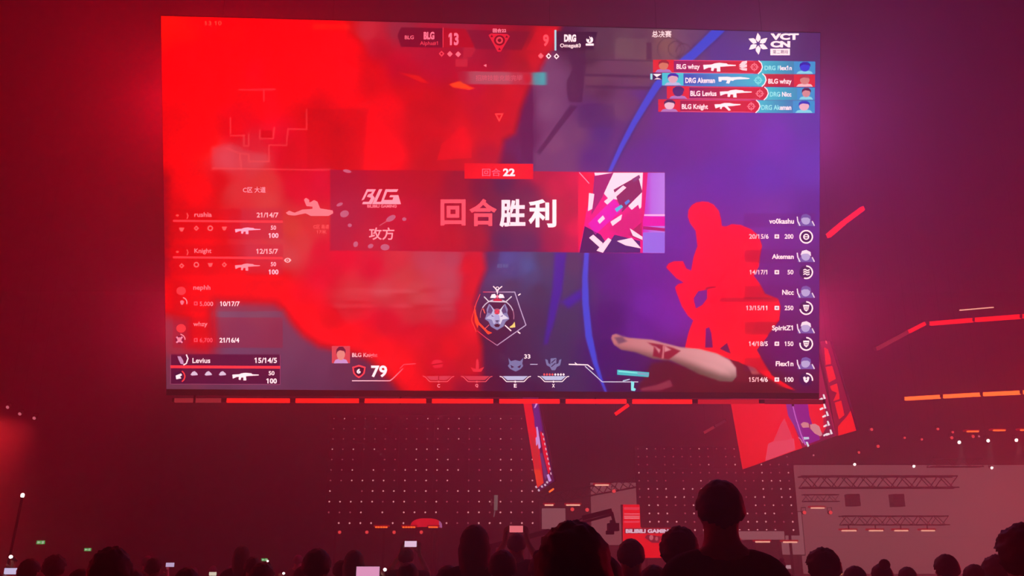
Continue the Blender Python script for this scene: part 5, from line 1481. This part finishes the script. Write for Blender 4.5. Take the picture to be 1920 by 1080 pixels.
VAR = {'down': body_meshes(('down', 'down')), 'up': body_meshes(('up', 'up')), 'side': body_meshes(('down', 'side'))}
HAIRS = {k: hair_mesh(k) for k in ('short', 'bushy', 'long', 'bun')}
TOP = max(v.co.z for v in HAIRS['short'].vertices)
SHIRTS = {}
for k, (b_, s_, t_) in VAR.items():
    for i, m_ in enumerate(CLOTH):
        c_ = s_.copy(); c_.materials.clear(); c_.materials.append(m_); SHIRTS[k, i] = c_
ei = MB((0, 0, 0)); ei.lathe([(.001, -.011), (.008, -.008), (.011, 0), (.008, .008), (.001, .011)], 10)
EYE = ei.mesh('eye', M_EYE, True)
sh = MB((0, 0, 0)); sh.add([(-.045, -.09, 0), (.045, -.09, 0), (.055, .08, 0), (.03, .17, 0), (-.03, .17, 0), (-.055, .08, 0), (-.04, -.085, .1), (.04, -.085, .1), (.045, .06, .085), (.025, .16, .05), (-.025, .16, .05), (-.045, .06, .085)], [(5, 4, 3, 2, 1, 0), (6, 7, 8, 9, 10, 11)] + [(i, (i + 1) % 6, 6 + (i + 1) % 6, 6 + i) for i in range(6)])
SHOE = sh.mesh('shoe', M_SHOE)

def person(loc, h, yaw, pose, hair, shirt, label, group=None):
    root = empty('person', loc, label, 'person', group, rz=yaw)
    k = h / TOP
    root.scale = (min(1.12, max(.9, k)), min(1.12, max(.9, k)), k)
    def part(name, me):
        o = bpy.data.objects.new(name, me); COL.objects.link(o); o.parent = root
        return o
    b_, s_, t_ = VAR[pose]
    part('body', b_); part('hair', HAIRS[hair]); part('shirt', SHIRTS[pose, shirt]); part('trousers', t_)
    for s in (-1, 1):
        e = part('eye', EYE); e.location = (.034 * s, .086, 1.632)
        f = part('shoe', SHOE); f.location = (.106 * s, .0, 0)
    return root

def place(x, top, w, pose='down', hair='short', shirt=0, label='', yaw=None, group=None):
    d = .172 * F / w
    if hair == 'bushy': d *= 1.08
    P = at(x, top, d)
    h = min(2.0, max(1.35, P.z))
    person(Vector((P.x, d, 0)), h, (random.uniform(-.15, .15) if yaw is None else yaw), pose, hair, shirt, label, group)

PEOPLE = [
 (1347, 898, 77, 'down', 'short', 0, 'tall short-haired person seen from behind, head well above the rest of the crowd'),
 (1073, 984, 136, 'down', 'bushy', 0, 'person close to the camera with a large bushy round head, left of the red tower'),
 (1272, 990, 66, 'down', 'bushy', 0, 'dark-haired person standing just left of the tall person'),
 (1182, 1009, 48, 'down', 'short', 0, 'person with a round dark head in front of the red tower screen'),
 (210, 1029, 72, 'down', 'bushy', 0, 'person with a large bushy head at the lower left, under the second exit sign'),
 (1917, 985, 92, 'down', 'bushy', 3, 'person with a big dark head cut by the right edge of the photo'),
 (890, 984, 46, 'down', 'long', 0, 'long-haired person in dark clothes below the left dotted wall'),
 (942, 1030, 52, 'down', 'short', 3, 'person in maroon between the long-haired one and the big round head'),
 (1012, 1040, 41, 'down', 'bun', 0, 'person with a hair bun partly behind the big round head'),
 (57, 1047, 38, 'down', 'short', 1, 'person at the far left beside the leaning pole'),
 (104, 1042, 38, 'down', 'bushy', 0, 'curly-headed person right of the one by the leaning pole'),
 (152, 1066, 42, 'down', 'short', 3, 'short person between the curly head and the large bushy head at the left'),
 (289, 1045, 30, 'down', 'short', 3, 'small distant person right of the large bushy head at the left'),
 (352, 1064, 44, 'down', 'long', 0, 'long-haired person at the bottom edge, second right of the large bushy head'),
 (250, 1068, 40, 'down', 'bun', 2, 'person whose head just shows beside the large bushy head at the left'),
 (492, 1057, 44, 'down', 'bushy', 0, 'curly-headed person under the small exit sign on the back wall'),
 (569, 1060, 36, 'down', 'short', 0, 'person right of the one under the small exit sign'),
 (641, 1049, 32, 'down', 'short', 2, 'person below the leftmost red footlights'),
 (840, 1060, 42, 'down', 'long', 2, 'long-haired person at the bottom, right of the raised landscape phone'),
 (765, 1054, 40, 'down', 'short', 0, 'person below the raised landscape phone, at the bottom edge'),
 (1542, 1029, 58, 'down', 'bushy', 0, 'dark-haired person right of the tall person, under the narrow pale backdrop strip'),
 (1452, 1052, 40, 'down', 'long', 3, 'long-haired person just right of the shoulder of the tall person'),
 (1602, 1060, 40, 'down', 'short', 0, 'person at the bottom below the leftmost bar of the four lamp bars'),
 (1652, 1056, 38, 'down', 'bun', 0, 'person with a bun below the second of the four lamp bars'),
 (1700, 1062, 33, 'down', 'short', 2, 'person at the bottom below the third of the four lamp bars'),
 (1772, 1038, 44, 'down', 'short', 0, 'person in front of the grey right stage backdrop, nearest its middle'),
 (1826, 1058, 40, 'down', 'long', 1, 'long-haired person low in front of the grey right stage backdrop'),
 (1868, 1042, 50, 'down', 'bushy', 0, 'curly-headed person left of the one cut by the right photo edge'),
 (1130, 1040, 72, 'down', 'long', 1, 'long-haired person between the big round head and the red tower'),
 (1225, 1058, 52, 'down', 'short', 2, 'person low between the red tower head and the bushy one by the tall person'),
]
for x, top, w, pose, hair, shirt, label in PEOPLE:
    place(x, top, w, pose, hair, shirt, label)

M_PH = mat('phone_black', (.015, .015, .017), .35)
def phone(x, y, w, col, label, hold, hl, land=True, stren=1.0, shirt=0, hair='short'):
    """a phone and, just this side of it, the person holding it up"""
    L, S = (.155, .075) if land else (.075, .155)
    d = L * F / w
    p = at(x, y, d)
    root = empty('phone', p, label, 'phone')
    m = MB(p); m.box(p, (L, .008, S)); m.build('case', M_PH, root)
    m = MB(p); m.box(p + Vector((0, -.005, 0)), (L * .94, .003, S * .92)); m.build('display', glow('display_%d_%d_%d' % col, col, stren), root)
    if hold == 'up':
        k = min(1.15, max(.8, p.z / 1.80))
        person((p.x, p.y - .44, 0), TOP * k, 0, 'up', hair, shirt, hl)
    elif hold == 'side':
        k = min(1.15, max(.8, p.z / 1.60))
        person((p.x - .24, p.y - .43, 0), TOP * k, 0, 'side', hair, shirt, hl)
phone(770, 1020, 23, (255, 216, 246), 'bright landscape phone held high right of the leftmost footlights', 'up', 'person holding a landscape phone overhead with both hands, below the red arch')
phone(968, 992, 26, (250, 120, 130), 'pink lit landscape phone held high below the left dotted wall', 'up', 'person holding a pink lit phone overhead, left of the big round head', shirt=3)
phone(690, 1073, 44, (224, 150, 190), 'large bright phone display at the bottom edge below the left dotted wall', 'side', 'person with a large lit phone at the bottom edge, left of the white torch', stren=1.1)
phone(20, 1071, 24, (226, 214, 255), 'pale phone display at the bottom left corner', 'side', 'person with a pale lit phone in the bottom left corner', shirt=2)
phone(319, 1059, 16, (222, 196, 240), 'lilac phone display held up right of the large bushy head at the left', 'side', 'person with a lilac lit phone, right of the small distant one', shirt=1)
phone(399, 1076, 14, (255, 244, 220), 'warm white phone display at the bottom edge, left of two blue ones', 'side', 'person with a warm white phone at the bottom edge')
phone(430, 1072, 12.4, (150, 130, 255), 'blue phone display at the bottom edge, left of the pair', 'side', 'person with a blue lit phone, left of the pair', shirt=2)
phone(461, 1072, 12, (190, 180, 255), 'blue phone display at the bottom edge, right of the pair', 'side', 'person with a blue lit phone, right of the pair', hair='bushy')
phone(590, 1055, 14, (214, 170, 210), 'pinkish phone display right of the small exit sign', 'side', 'person with a pinkish lit phone right of the small exit sign', shirt=3)
phone(597, 1072, 12, (255, 250, 244), 'white phone display below the pinkish one at the bottom', 'side', 'person with a white lit phone at the bottom edge left of the footlights')
phone(1476, 1063, 14, (200, 150, 160), 'dim phone display right of the tall person at the bottom', 'side', 'person with a dim phone right of the tall person', hair='bun')
phone(1571, 1074, 16, (240, 150, 90), 'orange phone display at the bottom below the narrow pale backdrop strip', 'side', 'person with an orange lit phone below the narrow pale backdrop strip', hair='long')
for x, y, r, Y, lb in ((20.5, 1044, .022, 12, 'small white torch light at the lower left beside the leaning pole'), (722, 1068, .016, 9, 'white torch light at the bottom right of the large phone display'), (532, 1075, .012, 10, 'tiny white torch light at the bottom below the small exit sign'), (502, 1052, .012, 12, 'tiny white torch light beside the small exit sign')):
    p = at(x, y, Y)
    k = min(1.15, max(.8, (p.z + .03) / 1.60))
    person((p.x - .245, p.y - .33, 0), TOP * k, 0, 'side', ('short', 'bushy', 'long', 'bun')[int(x) % 4], int(y) % 4, 'person holding up a ' + lb.replace('small ', '').replace('tiny ', ''))
    root = empty('torch', p, lb, 'torch')
    m = MB(p); m.tube(p + Vector((0, .02, -.002)), p + Vector((0, .14, -.05)), r * .9, 10); m.build('handle', M_PH, root)
    m = MB(p); m.lathe([(r * .9, -.01), (r, .01), (r * .5, .02)], 10, Matrix.Translation(p) @ Matrix.Rotation(math.pi / 2, 4, 'X')); m.build('lens', M_SW, root)

# ------------------------------------------------------------------ groups of repeated things
GROUPS = {'person': 'audience in front of the stage', 'phone': 'lit phones held up in the crowd', 'torch': 'white torch lights in the crowd', 'stage_spotlight': 'stage spotlights', 'lamp_bar': 'red lamp bars around the stage',
          'exit_sign': 'green exit signs', 'lighting_truss': 'trusses over the stage', 'hanging_speaker': 'hanging speakers', 'dotted_led_wall': 'dotted LED walls', 'light_bar': 'light bars of the hanging rings', 'video_screen': 'hanging video screens', 'stage_backdrop': 'grey stage backdrops'}
for o in bpy.data.objects:
    g = GROUPS.get(o.name.split('.')[0])
    if g and o.parent is None and 'group' not in o:
        o['group'] = g
